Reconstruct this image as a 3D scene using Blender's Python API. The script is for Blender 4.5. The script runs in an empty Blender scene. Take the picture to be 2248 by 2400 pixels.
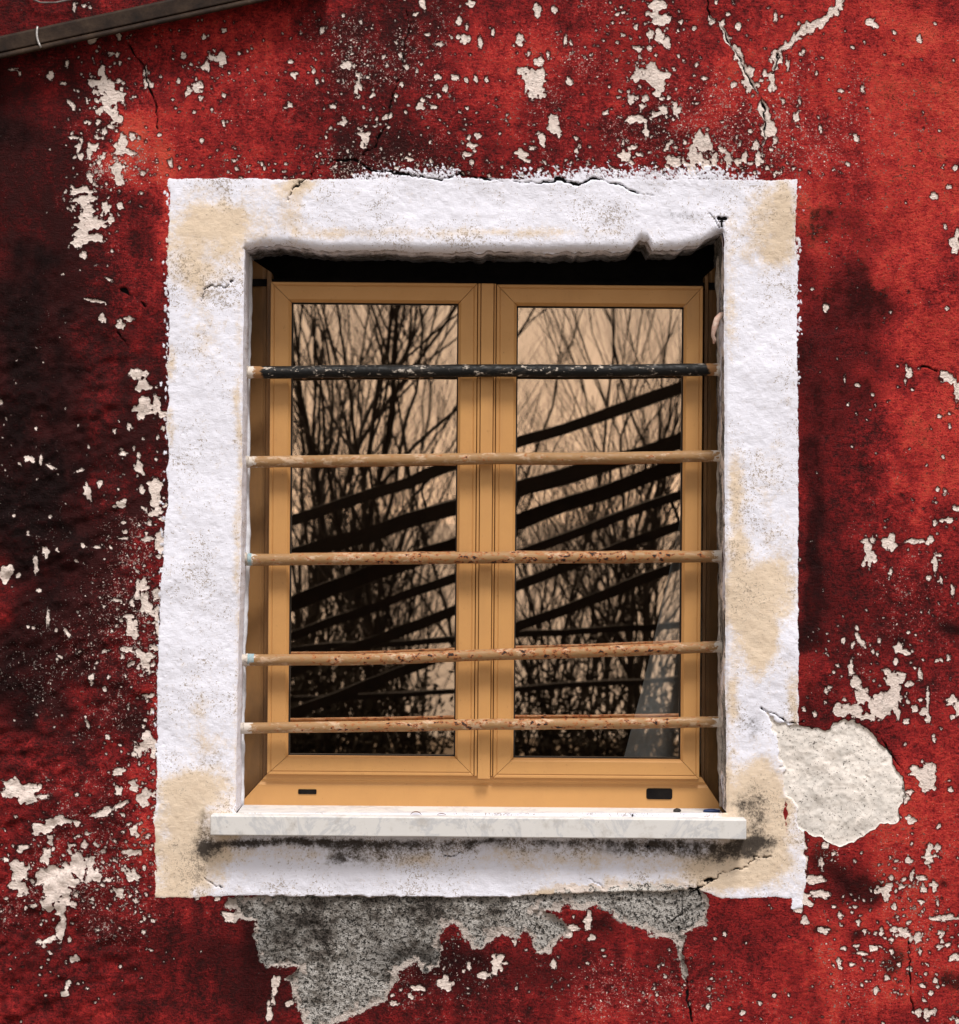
import bpy, math, random
import numpy as np
from mathutils import Matrix, Vector

# ------------------------------------------------------------------ camera
D = 5.9                      # camera to wall (m)
S = 0.0009                   # metres per photograph pixel on the wall plane
CX, CY, CZ = 1124.0, 1200.0, 1.70
TH = math.radians(0.45)      # slight camera roll
ct, st = math.cos(TH), math.sin(TH)
scn = bpy.context.scene
cam_d = bpy.data.cameras.new('camera'); cam = bpy.data.objects.new('camera', cam_d)
scn.collection.objects.link(cam); scn.camera = cam
cam.matrix_world = Matrix(((ct, -st, 0, 0), (0, 0, -1, -D), (st, ct, 0, CZ), (0, 0, 0, 1)))
cam_d.sensor_fit = 'HORIZONTAL'; cam_d.sensor_width = 36.0
cam_d.lens = 36.0 * D / (2248 * S)
cam_d.clip_end = 2000
cam_d.dof.use_dof = True; cam_d.dof.focus_distance = D + 0.03; cam_d.dof.aperture_fstop = 11.0

# ------------------------------------------------------------------ light
SUN_EL, SUN_AZ = math.radians(62), math.radians(18)    # azimuth to the right of the camera's back
w = bpy.data.worlds.new('World'); scn.world = w; w.use_nodes = True
nt = w.node_tree; nt.nodes.clear()
sky = nt.nodes.new('ShaderNodeTexSky'); sky.sky_type = 'NISHITA'; sky.sun_disc = False
sky.sun_elevation = SUN_EL; sky.sun_rotation = math.pi - SUN_AZ
sky.air_density = 1.0; sky.dust_density = 4.0; sky.ozone_density = 1.0
hs = nt.nodes.new('ShaderNodeHueSaturation'); hs.inputs['Saturation'].default_value = 0.22
bg = nt.nodes.new('ShaderNodeBackground'); bg.inputs['Strength'].default_value = 0.052
wo = nt.nodes.new('ShaderNodeOutputWorld')
cl = nt.nodes.new('ShaderNodeTexNoise'); cl.inputs['Scale'].default_value = 2.2; cl.inputs['Detail'].default_value = 5   # even cloud sheet
cr_ = nt.nodes.new('ShaderNodeValToRGB'); cr_.color_ramp.elements[0].position = .3; cr_.color_ramp.elements[1].position = .7
cr_.color_ramp.elements[0].color = (5.6, 5.5, 5.6, 1); cr_.color_ramp.elements[1].color = (8.6, 8.3, 8.1, 1)
mx_ = nt.nodes.new('ShaderNodeMix'); mx_.data_type = 'RGBA'; mx_.inputs[0].default_value = .72
nt.links.new(sky.outputs[0], hs.inputs['Color']); nt.links.new(cl.outputs['Fac'], cr_.inputs[0])
tcw = nt.nodes.new('ShaderNodeTexCoord'); spw = nt.nodes.new('ShaderNodeSeparateXYZ'); mrw = nt.nodes.new('ShaderNodeMapRange')   # overcast sheet: zenith about three times the horizon
mrw.inputs['To Min'].default_value = .56; mrw.inputs['To Max'].default_value = 1.68
vsw = nt.nodes.new('ShaderNodeVectorMath'); vsw.operation = 'SCALE'
nt.links.new(tcw.outputs['Generated'], spw.inputs[0]); nt.links.new(spw.outputs['Z'], mrw.inputs['Value'])
nt.links.new(cr_.outputs[0], vsw.inputs[0]); nt.links.new(mrw.outputs[0], vsw.inputs['Scale'])
nt.links.new(hs.outputs[0], mx_.inputs[6]); nt.links.new(vsw.outputs[0], mx_.inputs[7]); 
pw_ = nt.nodes.new('ShaderNodeMath'); pw_.operation = 'MULTIPLY'; pw_.inputs[1].default_value = -15.0      # pale peach light along the horizon under the cloud sheet
ex_ = nt.nodes.new('ShaderNodeMath'); ex_.operation = 'EXPONENT'; ab_ = nt.nodes.new('ShaderNodeMath'); ab_.operation = 'ABSOLUTE'
gv_ = nt.nodes.new('ShaderNodeVectorMath'); gv_.operation = 'SCALE'; gv_.inputs[0].default_value = (10.0, 8.4, 6.9)
ad_ = nt.nodes.new('ShaderNodeVectorMath'); ad_.operation = 'ADD'
nt.links.new(spw.outputs['Z'], ab_.inputs[0]); nt.links.new(ab_.outputs[0], pw_.inputs[0]); nt.links.new(pw_.outputs[0], ex_.inputs[0]); nt.links.new(ex_.outputs[0], gv_.inputs['Scale'])
nt.links.new(mx_.outputs[2], ad_.inputs[0]); nt.links.new(gv_.outputs[0], ad_.inputs[1]); nt.links.new(ad_.outputs[0], bg.inputs['Color'])
nt.links.new(bg.outputs[0], wo.inputs['Surface'])
sd_ = bpy.data.lights.new('sun', 'SUN'); sd_.energy = 1.5; sd_.angle = math.radians(14); sd_.color = (1.0, 0.96, 0.92)
sun = bpy.data.objects.new('sun', sd_); scn.collection.objects.link(sun)
sdir = Vector((math.sin(SUN_AZ) * math.cos(SUN_EL), -math.cos(SUN_AZ) * math.cos(SUN_EL), math.sin(SUN_EL)))
sun.rotation_euler = sdir.to_track_quat('Z', 'Y').to_euler(); sun.location = sdir * 20
scn.view_settings.view_transform = 'Standard'; scn.view_settings.look = 'None'
scn.view_settings.gamma = 1.0; scn.view_settings.use_curve_mapping = False
scn.view_settings.exposure = 1.28

# ------------------------------------------------------------------ helpers
COL = scn.collection
rng = np.random.default_rng(11); random.seed(5)

def P(px, py, d=0.0):
    """photograph pixel -> point on the plane y = d"""
    k = S * (D + d) / D
    dx, dz = (px - CX) * k, -(py - CY) * k
    return Vector((dx * ct - dz * st, d, dx * st + dz * ct + CZ))

def to_px(x, z):
    z = z - CZ
    dx, dz = x * ct + z * st, -x * st + z * ct
    return dx / S + CX, CY - dz / S

def tag(o, label=None, cat=None, group=None, kind=None):
    if label: o['label'] = label
    if cat: o['category'] = cat
    if group: o['group'] = group
    if kind: o['kind'] = kind
    return o

def empty(name, loc=(0, 0, 0)):
    o = bpy.data.objects.new(name, None); o.location = loc; COL.objects.link(o); o.empty_display_size = 0.1
    return o

def link(name, me, mat, parent=None, smooth=False):
    o = bpy.data.objects.new(name, me); COL.objects.link(o)
    if mat: me.materials.append(mat)
    if parent:
        o.parent = parent
        o.matrix_parent_inverse = Matrix.Translation(parent_loc(parent)).inverted()
    if smooth: me.polygons.foreach_set('use_smooth', [True] * len(me.polygons))
    return o

def parent_loc(p): return Vector(p.location)

def mesh(name, V, F):
    me = bpy.data.meshes.new(name); me.from_pydata([tuple(v) for v in V], [], [tuple(f) for f in F]); me.update()
    return me

class MB:
    def __init__(s): s.v = []; s.f = []
    def add(s, V, F):
        n = len(s.v); s.v += [tuple(v) for v in V]; s.f += [tuple(i + n for i in f) for f in F]
    def box(s, a, b):
        x0, y0, z0 = a; x1, y1, z1 = b
        s.add([(x0, y0, z0), (x1, y0, z0), (x1, y1, z0), (x0, y1, z0), (x0, y0, z1), (x1, y0, z1), (x1, y1, z1), (x0, y1, z1)],
              [(0, 3, 2, 1), (4, 5, 6, 7), (0, 1, 5, 4), (1, 2, 6, 5), (2, 3, 7, 6), (3, 0, 4, 7)])
    def tube(s, pts, rad, n=8, caps=True):
        pts = [Vector(p) for p in pts]
        if not hasattr(rad, '__len__'): rad = [rad] * len(pts)
        V, F = [], []
        ref = None
        for i, p in enumerate(pts):
            d = (pts[min(i + 1, len(pts) - 1)] - pts[max(i - 1, 0)]).normalized()
            if ref is None: ref = Vector((0, 0, 1)) if abs(d.z) < .9 else Vector((1, 0, 0))
            a = d.cross(ref).normalized(); b = a.cross(d); ref = b
            for k in range(n):
                t = 2 * math.pi * k / n
                V.append(p + (a * math.cos(t) + b * math.sin(t)) * rad[i])
        for i in range(len(pts) - 1):
            for k in range(n):
                F.append((i * n + k, i * n + (k + 1) % n, (i + 1) * n + (k + 1) % n, (i + 1) * n + k))
        if caps:
            F.append(tuple(range(n - 1, -1, -1))); F.append(tuple((len(pts) - 1) * n + k for k in range(n)))
        s.add(V, F)
    def beam(s, a, b, wd, hg):
        a, b = Vector(a), Vector(b); d = (b - a).normalized()
        side = d.cross(Vector((0, 0, 1))).normalized(); up = side.cross(d)
        V = []
        for p in (a, b):
            for q in ((-1, -1), (1, -1), (1, 1), (-1, 1)):
                V.append(p + side * q[0] * wd / 2 + up * q[1] * hg / 2)
        s.add(V, [(0, 3, 2, 1), (4, 5, 6, 7), (0, 1, 5, 4), (1, 2, 6, 5), (2, 3, 7, 6), (3, 0, 4, 7)])
    def build(s, name, mat, parent=None, smooth=False, bevel=0):
        o = link(name, mesh(name, s.v, s.f), mat, parent, smooth)
        if bevel:
            m = o.modifiers.new('bevel', 'BEVEL'); m.width = bevel; m.segments = 2; m.limit_method = 'ANGLE'
        return o

# ---- node helper
class N:
    def __init__(s, name):
        s.m = bpy.data.materials.new(name); s.m.use_nodes = True; s.t = s.m.node_tree; s.t.nodes.clear()
        s.out = s.t.nodes.new('ShaderNodeOutputMaterial')
        s.tc = s.t.nodes.new('ShaderNodeTexCoord').outputs['Object']
    def put(s, sock, v):
        if isinstance(v, bpy.types.NodeSocket): s.t.links.new(v, sock)
        elif v is not None:
            if isinstance(v, tuple) and len(v) == 3 and sock.type == 'RGBA': v = v + (1,)
            sock.default_value = v
    def node(s, typ, **kw):
        n = s.t.nodes.new(typ)
        for k, v in kw.items(): setattr(n, k, v)
        return n
    def noise(s, scale, detail=4, rough=.6, vec=None, dist=0):
        n = s.node('ShaderNodeTexNoise'); s.put(n.inputs['Vector'], vec or s.tc)
        n.inputs['Scale'].default_value = scale; n.inputs['Detail'].default_value = detail
        n.inputs['Roughness'].default_value = rough; n.inputs['Distortion'].default_value = dist
        return n.outputs['Fac']
    def voro(s, scale, vec=None, feature='F1', rnd=1.0):
        n = s.node('ShaderNodeTexVoronoi', feature=feature); s.put(n.inputs['Vector'], vec or s.tc)
        n.inputs['Scale'].default_value = scale; n.inputs['Randomness'].default_value = rnd
        return n
    def map(s, scale, rot=(0, 0, 0), loc=(0, 0, 0)):
        n = s.node('ShaderNodeMapping'); s.put(n.inputs['Vector'], s.tc)
        n.inputs['Scale'].default_value = scale; n.inputs['Rotation'].default_value = rot; n.inputs['Location'].default_value = loc
        return n.outputs[0]
    def math(s, op, a, b=None, c=None, clamp=False):
        n = s.node('ShaderNodeMath', operation=op, use_clamp=clamp)
        s.put(n.inputs[0], a); s.put(n.inputs[1], b)
        if c is not None: s.put(n.inputs[2], c)
        return n.outputs[0]
    def mix(s, f, a, b):
        n = s.node('ShaderNodeMix', data_type='RGBA'); n.clamp_factor = True
        s.put(n.inputs[0], f); s.put(n.inputs[6], a); s.put(n.inputs[7], b)
        return n.outputs[2]
    def step(s, v, a, b, lo=0.0, hi=1.0):
        n = s.node('ShaderNodeMapRange', interpolation_type='SMOOTHSTEP')
        s.put(n.inputs['Value'], v); n.inputs['From Min'].default_value = a; n.inputs['From Max'].default_value = b
        n.inputs['To Min'].default_value = lo; n.inputs['To Max'].default_value = hi
        return n.outputs[0]
    def ramp(s, f, stops):
        n = s.node('ShaderNodeValToRGB'); s.put(n.inputs[0], f); e = n.color_ramp.elements
        while len(e) < len(stops): e.new(.5)
        for q, (p, c) in zip(e, stops): q.position = p; q.color = c + (1,) if len(c) == 3 else c
        return n.outputs[0]
    def attr(s, name):
        n = s.node('ShaderNodeAttribute'); n.attribute_name = name; return n.outputs['Fac']
    def bump(s, h, dist, strength=1.0, normal=None):
        n = s.node('ShaderNodeBump'); n.inputs['Distance'].default_value = dist
        s.put(n.inputs['Strength'], strength); s.put(n.inputs['Height'], h); s.put(n.inputs['Normal'], normal); return n.outputs[0]
    def bsdf(s, color, rough=.8, normal=None, metal=0, spec=.3):
        b = s.node('ShaderNodeBsdfPrincipled'); s.put(b.inputs['Base Color'], color); s.put(b.inputs['Roughness'], rough)
        b.inputs['Metallic'].default_value = metal; b.inputs['Specular IOR Level'].default_value = spec
        s.put(b.inputs['Normal'], normal); s.t.links.new(b.outputs[0], s.out.inputs['Surface']); return s.m

# ------------------------------------------------------------------ materials
def mat_wall():
    n = N('weathered_plaster')
    nF = n.noise(330, 3, .6); nA = n.noise(150, 6, .72); nB = n.noise(42, 6, .68); nC = n.noise(8, 5, .62)
    nH = n.noise(70, 5, .7, n.map((1, 1, 3.2))); nV = n.noise(26, 4, .6, n.map((1, 1, .22)))
    c = lambda v: n.math('SUBTRACT', v, .5)
    def lin(*terms):
        acc = None
        for v, k in terms:
            t = n.math('MULTIPLY', v, k)
            acc = t if acc is None else n.math('ADD', acc, t)
        return acc
    chip, mort, white = n.attr('chip'), n.attr('mortar'), n.attr('white')
    beige, stain, tone, crack, speck, patch, soot_shade = (n.attr(a) for a in ('beige', 'stain', 'tone', 'crack', 'speck', 'patch', 'soot_shade'))
    # red paint
    tv = lin((tone, 1.0), (c(nC), .8), (c(nB), 1.0), (c(nA), 1.6), (c(nF), .9), (c(nH), .7), (c(nV), .55))
    red = n.ramp(tv, [(0.0, (.030, .005, .005)), (.26, (.105, .008, .009)), (.5, (.26, .016, .017)), (.74, (.48, .036, .030)), (1.0, (.56, .075, .046))])
    gate = n.math('MULTIPLY', stain, 2.2, clamp=True)
    sv = n.math('ADD', stain, n.math('MULTIPLY', gate, lin((c(nB), 1.9), (c(nC), 1.6), (c(nA), 1.5), (c(nH), 1.0), (c(nV), 1.6))))
    sv = n.step(sv, .10, .95, 0, .96)
    dk = n.node('ShaderNodeMix', data_type='RGBA', blend_type='MULTIPLY'); dk.inputs[0].default_value = 1; n.put(dk.inputs[6], red); n.put(dk.inputs[7], (.16, .20, .20))
    red = n.mix(sv, red, n.mix(n.step(lin((nA, 1.0), (c(nF), .8)), .42, .62, 0, .75), dk.outputs[2], (.008, .003, .003)))
    pits = n.step(lin((nA, 1.0), (c(nF), .6), (c(nC), .25)), .575, .68)
    red = n.mix(n.math('MULTIPLY', pits, .78), red, (.018, .004, .004))
    # tiny specks where the paint has popped off
    wn = n.node('ShaderNodeTexNoise'); n.put(wn.inputs['Vector'], n.tc); wn.inputs['Scale'].default_value = 210; wn.inputs['Detail'].default_value = 3
    vm = n.node('ShaderNodeVectorMath', operation='MULTIPLY_ADD'); n.put(vm.inputs[0], wn.outputs['Color']); vm.inputs[1].default_value = (.009, .009, .009); n.put(vm.inputs[2], n.tc)
    vo = n.voro(175, vm.outputs[0])
    rsel = n.math('FRACT', n.math('MULTIPLY', n.node('ShaderNodeSeparateColor').outputs[0], 1.0))
    sep = rsel.node.inputs[0].links[0].from_node.inputs[0].links[0].from_node
    n.t.links.new(vo.outputs['Color'], sep.inputs[0])
    lim = n.math('MULTIPLY', n.math('SUBTRACT', speck, sep.outputs[0]), .62)
    spm = n.step(n.math('SUBTRACT', n.math('ADD', lim, n.math('MULTIPLY', c(nF), .35)), vo.outputs['Distance']), -.02, .05)
    # chips: pale undercoat
    cv = lin((chip, 1.0), (c(nA), 8.0), (c(nF), 7.0))
    abr = n.step(lin((nA, .75), (nF, .55), (nB, .3), (speck, .20)), .975, 1.05, 0, .8)
    cm = n.math('MAXIMUM', n.math('MAXIMUM', n.step(cv, -.7, .7), spm), abr)
    ucol = n.mix(nB, (.88, .70, .63), (.82, .74, .68))
    ucol = n.mix(n.step(nB, .58, .72, 0, .5), ucol, (.40, .33, .29))
    ucol = n.mix(n.step(lin((nA, 1.0), (c(nF), .7)), .66, .74, 0, .85), ucol, (.10, .075, .07))
    rim = n.math('MULTIPLY', n.step(cv, -4.2, -1.2), n.math('SUBTRACT', 1.0, n.step(cv, -.8, .2)))  # dark outline paints crevice shade around the chip edges
    red = n.mix(n.math('MULTIPLY', rim, .85), red, (.022, .006, .006))
    col = n.mix(cm, red, ucol)
    # white lime-painted band with beige under-layer
    wv = lin((white, 1.0), (c(nA), 6.0), (c(nF), 5.0))
    wm = n.step(wv, -.8, .8)
    bv = n.math('ADD', beige, lin((c(nB), 1.5), (c(nA), 1.1), (c(nF), .6), (c(nC), .5)))
    wcol = n.mix(nB, (.80, .80, .89), (.73, .73, .82))
    bcol = n.mix(nB, (.60, .46, .33), (.74, .62, .49))
    wcol = n.mix(n.step(bv, .02, .98), wcol, bcol)
    fl = n.step(lin((nA, 1.0), (c(nF), 1.0), (c(nC), 1.0), (soot_shade, .2)), .655, .72)
    wcol = n.mix(n.math('MULTIPLY', fl, .75), wcol, (.30, .24, .19))
    sg = n.math('MULTIPLY', soot_shade, 2.0, clamp=True)
    wst = n.step(n.math('ADD', soot_shade, n.math('MULTIPLY', sg, lin((c(nB), 2.2), (c(nA), 1.3), (c(nF), .4), (c(nV), .7)))), .08, 1.15, 0, .95)
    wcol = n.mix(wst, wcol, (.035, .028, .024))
    col = n.mix(wm, col, wcol)
    # bare cream render patch
    pv = n.step(lin((patch, 1.0), (c(nA), 5.0)), -.7, .7)
    pcol = n.mix(n.step(n.math('ADD', n.math('MULTIPLY', nB, .6), n.math('MULTIPLY', nC, .5)), .40, .68), (.84, .77, .71), (.60, .56, .52))
    pcol = n.mix(n.step(lin((nH, .7), (nA, .45)), .60, .74, 0, .55), pcol, (.30, .27, .25))
    pcol = n.mix(n.step(lin((nA, 1.0), (c(nF), .8)), .63, .68, 0, .9), pcol, (.06, .052, .046))
    pr = lin((patch, 1.0), (c(nA), 5.0))
    col = n.mix(n.math('MULTIPLY', n.math('MULTIPLY', n.step(pr, -3.5, -1.0), .8), n.math('SUBTRACT', 1.0, wm)), col, (.02, .008, .007))
    col = n.mix(pv, col, pcol)
    # grey mortar with pale rim
    mv = lin((mort, 1.0), (c(nB), 28.0), (c(nA), 18.0), (c(nF), 9.0))
    mm = n.step(mv, -.7, .7)
    mcol = n.ramp(lin((nA, .55), (nB, .5), (c(nC), 1.3), (c(nB), .6), (beige, .24)), [(.26, (.06, .050, .043)), (.40, (.22, .19, .17)), (.52, (.41, .375, .34)), (.68, (.74, .70, .66))])
    mcol = n.mix(n.math('MULTIPLY', stain, .75), mcol, (.022, .018, .016))
    mcol = n.mix(n.step(lin((nA, .8), (nF, .4)), .585, .665, 0, .95), mcol, (.016, .014, .012))
    mcol = n.mix(n.step(lin((mv, 1.0), (c(nC), 75.0), (c(nB), 55.0)), 6.0, 13.0), (.74, .64, .58), mcol)
    col = n.mix(mm, col, mcol)
    # cracks
    kv = lin((crack, 1.0), (c(nA), 5.0), (c(nF), 4.0))
    km = n.step(kv, -.5, .6)
    col = n.mix(km, col, (.006, .005, .005))
    # relief
    h = lin((nA, 1.3), (nF, .8), (nH, .9), (mm, -.2), (n.math('MULTIPLY', mm, n.math('ADD', nA, nF)), 3.6), (n.math('MULTIPLY', pv, nH), -.8), (n.math('MULTIPLY', nB, n.math('SUBTRACT', 1.15, wm)), 1.5), (cm, -1.1), (n.math('MULTIPLY', wm, n.math('SUBTRACT', 1.0, pv)), .5), (mm, -.9), (km, -3.0), (pits, -.6), (fl, -.35))
    nrm = n.bump(h, .0036, n.math('SUBTRACT', .95, n.math('MAXIMUM', n.math('MULTIPLY', wm, .62), n.math('MULTIPLY', pv, .68))))
    rough = n.step(nB, .3, .7, .62, .92)
    return n.bsdf(col, rough, nrm, 0, .10)

def mat_frame(shaded=False):  # darker variant carries the recess shade of the outer stiles in its colour
    n = N('shaded_tan_aluminium' if shaded else 'tan_lacquered_aluminium')
    a = n.noise(14, 4, .6); b = n.noise(900, 2, .5); d = n.noise(60, 6, .75)
    col = n.mix(a, (.56, .295, .100), (.47, .235, .078))
    if shaded: col = n.mix(n.step(n.noise(7, 5, .65, n.map((1, 1, .4))), .35, .65, .55, .95), col, (.13, .07, .03))
    col = n.mix(n.step(d, .60, .74, 0, .35), col, (.22, .10, .035))
    col = n.mix(n.step(b, .55, .75, 0, .25), col, (.30, .14, .045))
    g = n.noise(22, 5, .7, n.map((1, 1, .16))); g2 = n.noise(5, 4, .6)
    col = n.mix(n.step(n.math('ADD', n.math('MULTIPLY', g, .6), n.math('MULTIPLY', g2, .4)), .50, .72, 0, .28), col, (.30, .15, .055))
    sp = n.noise(240, 3, .6); col = n.mix(n.step(sp, .70, .76, 0, .7), col, (.08, .045, .02))
    return n.bsdf(col, n.step(a, .3, .7, .42, .58), n.bump(b, .0002, .35), 0, .4)

def mat_bar(black):
    n = N('sooted_bar_paint' if black else 'tan_bar_paint')
    a = n.noise(55, 6, .75, n.map((.45, 1, 1))); b = n.noise(115, 4, .65, n.map((.7, 1, 1))); e = n.noise(9, 3, .6)
    if black:
        ends = n.attr('endfade')
        col = n.mix(n.step(a, .52, .58), (.004, .004, .004), (.022, .018, .015))
        col = n.mix(n.step(n.math('ADD', n.math('MULTIPLY', a, .6), n.math('MULTIPLY', b, .45)), .585, .625, 0, .95), col, (.46, .40, .34))
        col = n.mix(n.step(n.math('ADD', ends, n.math('SUBTRACT', a, .5)), .45, .6), col, (.30, .15, .06))
        col = n.mix(n.step(n.math('ADD', ends, n.math('SUBTRACT', b, .5)), .86, .95), col, (.62, .55, .48))
    else:
        ends = n.attr('endfade')
        col = n.mix(a, (.32, .185, .082), (.23, .125, .052))
        col = n.mix(n.step(n.math('ADD', a, n.math('MULTIPLY', e, .3)),   .66, .78, 0, .7), col, (.52, .37, .25))
        rust = n.attr('rust')
        rv = n.math('ADD', n.math('MULTIPLY', b, .7), n.math('ADD', n.math('MULTIPLY', a, .35), n.math('MULTIPLY', rust, .085)))
        col = n.mix(n.step(rv, .60, .66, 0, .8), col, (.34, .10, .025))
        col = n.mix(n.step(rv, .655, .70), col, (.022, .014, .011))
        col = n.mix(n.step(n.math('ADD', ends, n.math('MULTIPLY', n.math('SUBTRACT', b, .5), 2.0)), .86, .98), col, (.56, .50, .44))
    return n.bsdf(col, n.step(b, .3, .7, .36, .8), n.bump(n.math('ADD', a, n.math('MULTIPLY', b, .8)), .0018, .7), 0, .25)

def mat_marble():
    n = N('white_marble')
    a = n.noise(6, 6, .65, n.map((1, 1, 1), (0, .5, .6)), 1.4); b = n.noise(90, 5, .7); c_ = n.noise(22, 6, .7)
    v = n.math('ABSOLUTE', n.math('SUBTRACT', a, .5))
    col = n.mix(n.step(v, .0, .045), (.50, .50, .51), (.62, .605, .59))
    col = n.mix(n.step(c_, .50, .68, 0, .6), col, (.40, .37, .34))
    col = n.mix(n.step(b, .66, .71, 0, .8), col, (.12, .10, .09))
    return n.bsdf(col, .5, n.bump(b, .0006, .4), 0, .35)

def mat_glass():
    n = N('bronze_coated_glass')
    tr = n.node('ShaderNodeBsdfTransparent'); tr.inputs[0].default_value = (.90, .92, .92, 1)
    gl = n.node('ShaderNodeBsdfGlossy'); gl.inputs['Color'].default_value = (1.0, .72, .50, 1)
    gl.inputs['Roughness'].default_value = 0.0
    n.put(gl.inputs['Normal'], n.bump(n.noise(3.0, 2, .5), .0004, .25))
    lw = n.node('ShaderNodeLayerWeight'); fac = n.math('ADD', .70, n.math('MULTIPLY', n.math('POWER', lw.outputs['Facing'], 5.0), .3))
    ms = n.node('ShaderNodeMixShader')
    n.t.links.new(fac, ms.inputs[0])
    n.t.links.new(tr.outputs[0], ms.inputs[1]); n.t.links.new(gl.outputs[0], ms.inputs[2])
    n.t.links.new(ms.outputs[0], n.out.inputs['Surface'])
    return n.m

def mat_simple(name, c1, c2, scale=20, rough=.8, bump=.001, metal=0, spec=.3, bs=None):
    n = N(name); a = n.noise(scale, 6, .68); b = n.noise((bs or scale * 6), 4, .65)
    col = n.mix(n.step(a, .3, .7), c1, c2)
    return n.bsdf(col, rough, n.bump(n.math('ADD', a, n.math('MULTIPLY', b, .5)), bump, .8), metal, spec)

def mat_duct():
    n = N('grimy_painted_metal')
    a = n.noise(30, 6, .7); b = n.noise(140, 5, .7); e = n.noise(6, 3, .6)
    col = n.ramp(n.math('ADD', n.math('MULTIPLY', a, .8), n.math('MULTIPLY', e, .3)), [(.3, (.004, .003, .0025)), (.5, (.020, .011, .007)), (.66, (.040, .024, .015)), (.85, (.09, .065, .048))])
    col = n.mix(n.step(b, .62, .68, 0, .8), col, (.02, .012, .010))
    return n.bsdf(col, .55, n.bump(b, .0012, .6), 0, .15)

M = {
    'wall': mat_wall(), 'frame': mat_frame(), 'frame_shaded': mat_frame(True), 'bar': mat_bar(False), 'bar_black': mat_bar(True), 'marble': mat_marble(), 'glass': mat_glass(),
    'rubber': mat_simple('black_gasket', (.008, .008, .008), (.015, .014, .013), 40, .6, .0003),
    'void': mat_simple('shade_black', (.006, .005, .005), (.012, .010, .009), 30, .95, .001, 0, .1),  # near-black puts the shade inside slots and head recess into the colour
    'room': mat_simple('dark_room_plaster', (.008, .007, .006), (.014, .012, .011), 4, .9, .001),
    'curtain': mat_simple('grey_white_cloth', (.88, .90, .89), (.74, .78, .77), 12, .9, .002),
    'mortar': mat_simple('cream_mortar', (.62, .55, .48), (.26, .22, .19), 60, .9, .003),
    'sealant': mat_simple('white_sealant', (.74, .75, .80), (.52, .52, .55), 30, .5, .001),
    'duct': mat_duct(), 'steel': mat_simple('worn_steel', (.42, .40, .38), (.20, .18, .17), 60, .4, .0008, .7),
    'wire': mat_simple('grey_wire', (.16, .14, .13), (.07, .06, .055), 60, .5, .0005),
    'leaf': mat_simple('dry_leaf', (.17, .055, .022), (.05, .022, .014), 120, .8, .001),
    'pebble': mat_simple('dark_pebble', (.02, .018, .018), (.05, .045, .04), 90, .8, .002),
    'blue': mat_simple('blue_plastic', (.012, .028, .09), (.02, .045, .13), 30, .4, .0005),
    'flake': mat_simple('curled_paint_flake', (.46, .25, .19), (.62, .50, .42), 70, .85, .002),
    'bark': mat_simple('dark_bark', (.008, .006, .005), (.020, .016, .012), 25, .95, .004),
    'timber': mat_simple('black_tarred_timber', (.003, .0025, .002), (.008, .0065, .005), 12, .9, .003),
    'bush': mat_simple('dark_evergreen_leaf', (.010, .009, .006), (.022, .018, .011), 8, .8, .001),
    'yard': mat_simple('earth_yard', (.10, .08, .058), (.19, .155, .115), 1.4, .95, .02),
}

# ------------------------------------------------------------------ ground and sky-line setting
def ground():
    xs = np.concatenate([np.linspace(-400, -30, 14), np.linspace(-25, 25, 41), np.linspace(30, 400, 14)])
    ys = np.concatenate([np.linspace(-500, -60, 14), np.linspace(-52, 8, 51), np.linspace(12, 300, 10)])
    V, F = [], []
    for y in ys:
        for x in xs:
            t = max(0.0, -y - 15.0)
            z = -0.10 * t if t < 20 else -2.0 - 0.004 * (t - 20)
            z += 0.03 * math.sin(x * 1.3 + y * .7) * math.sin(y * 1.1) if y < -1 else 0
            V.append((x, y, z - .005))
    nx = len(xs)
    for j in range(len(ys) - 1):
        for i in range(nx - 1):
            F.append((j * nx + i, j * nx + i + 1, (j + 1) * nx + i + 1, (j + 1) * nx + i))
    o = link('ground', mesh('ground', V, F), M['yard'], None, True); tag(o, kind='structure')
ground()
def added_water():  # added unseen sheet, mirrors bright sky into the lower panes
    n = N('added_still_water'); b_ = n.noise(1.1, 3, .5, n.map((.35, 1.0, 1)))
    m = n.bsdf((.03, .035, .035), .12, n.bump(b_, .03, .25), 0, .5)
    o = link('added_water', mesh('added_water', [(-400, -500, -.42), (400, -500, -.42), (400, -17.0, -.42), (-400, -17.0, -.42)], [(0, 1, 2, 3)]), m); tag(o, kind='structure')
added_water()

# ------------------------------------------------------------------ the wall: one relief grid, cut into its parts
_tab = rng.random((256, 256))
def vnoise(x, y, wl, seed=0):
    x = x / wl + seed * 17.3; y = y / wl + seed * 9.7
    xi = np.floor(x).astype(int); yi = np.floor(y).astype(int); fx = x - xi; fy = y - yi
    fx = fx * fx * (3 - 2 * fx); fy = fy * fy * (3 - 2 * fy)
    a = _tab[xi & 255, yi & 255]; b = _tab[(xi + 1) & 255, yi & 255]; c = _tab[xi & 255, (yi + 1) & 255]; d = _tab[(xi + 1) & 255, (yi + 1) & 255]
    return ((a * (1 - fx) + b * fx) * (1 - fy) + (c * (1 - fx) + d * fx) * fy) - .5

def axis(c0, fine0, fine1, step, lo, hi):
    f = np.arange(fine0, fine1 + step, step)
    def tail(start, end, sgn):
        out = []; s = step * 2; v = start
        while (v - end) * sgn < 0:
            v += sgn * s; s = min(s * 1.09, 260); out.append(v)
        out[-1] = end
        return out
    return np.array(tail(f[0], lo, -1)[::-1] + list(f) + tail(f[-1], hi, 1))

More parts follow.
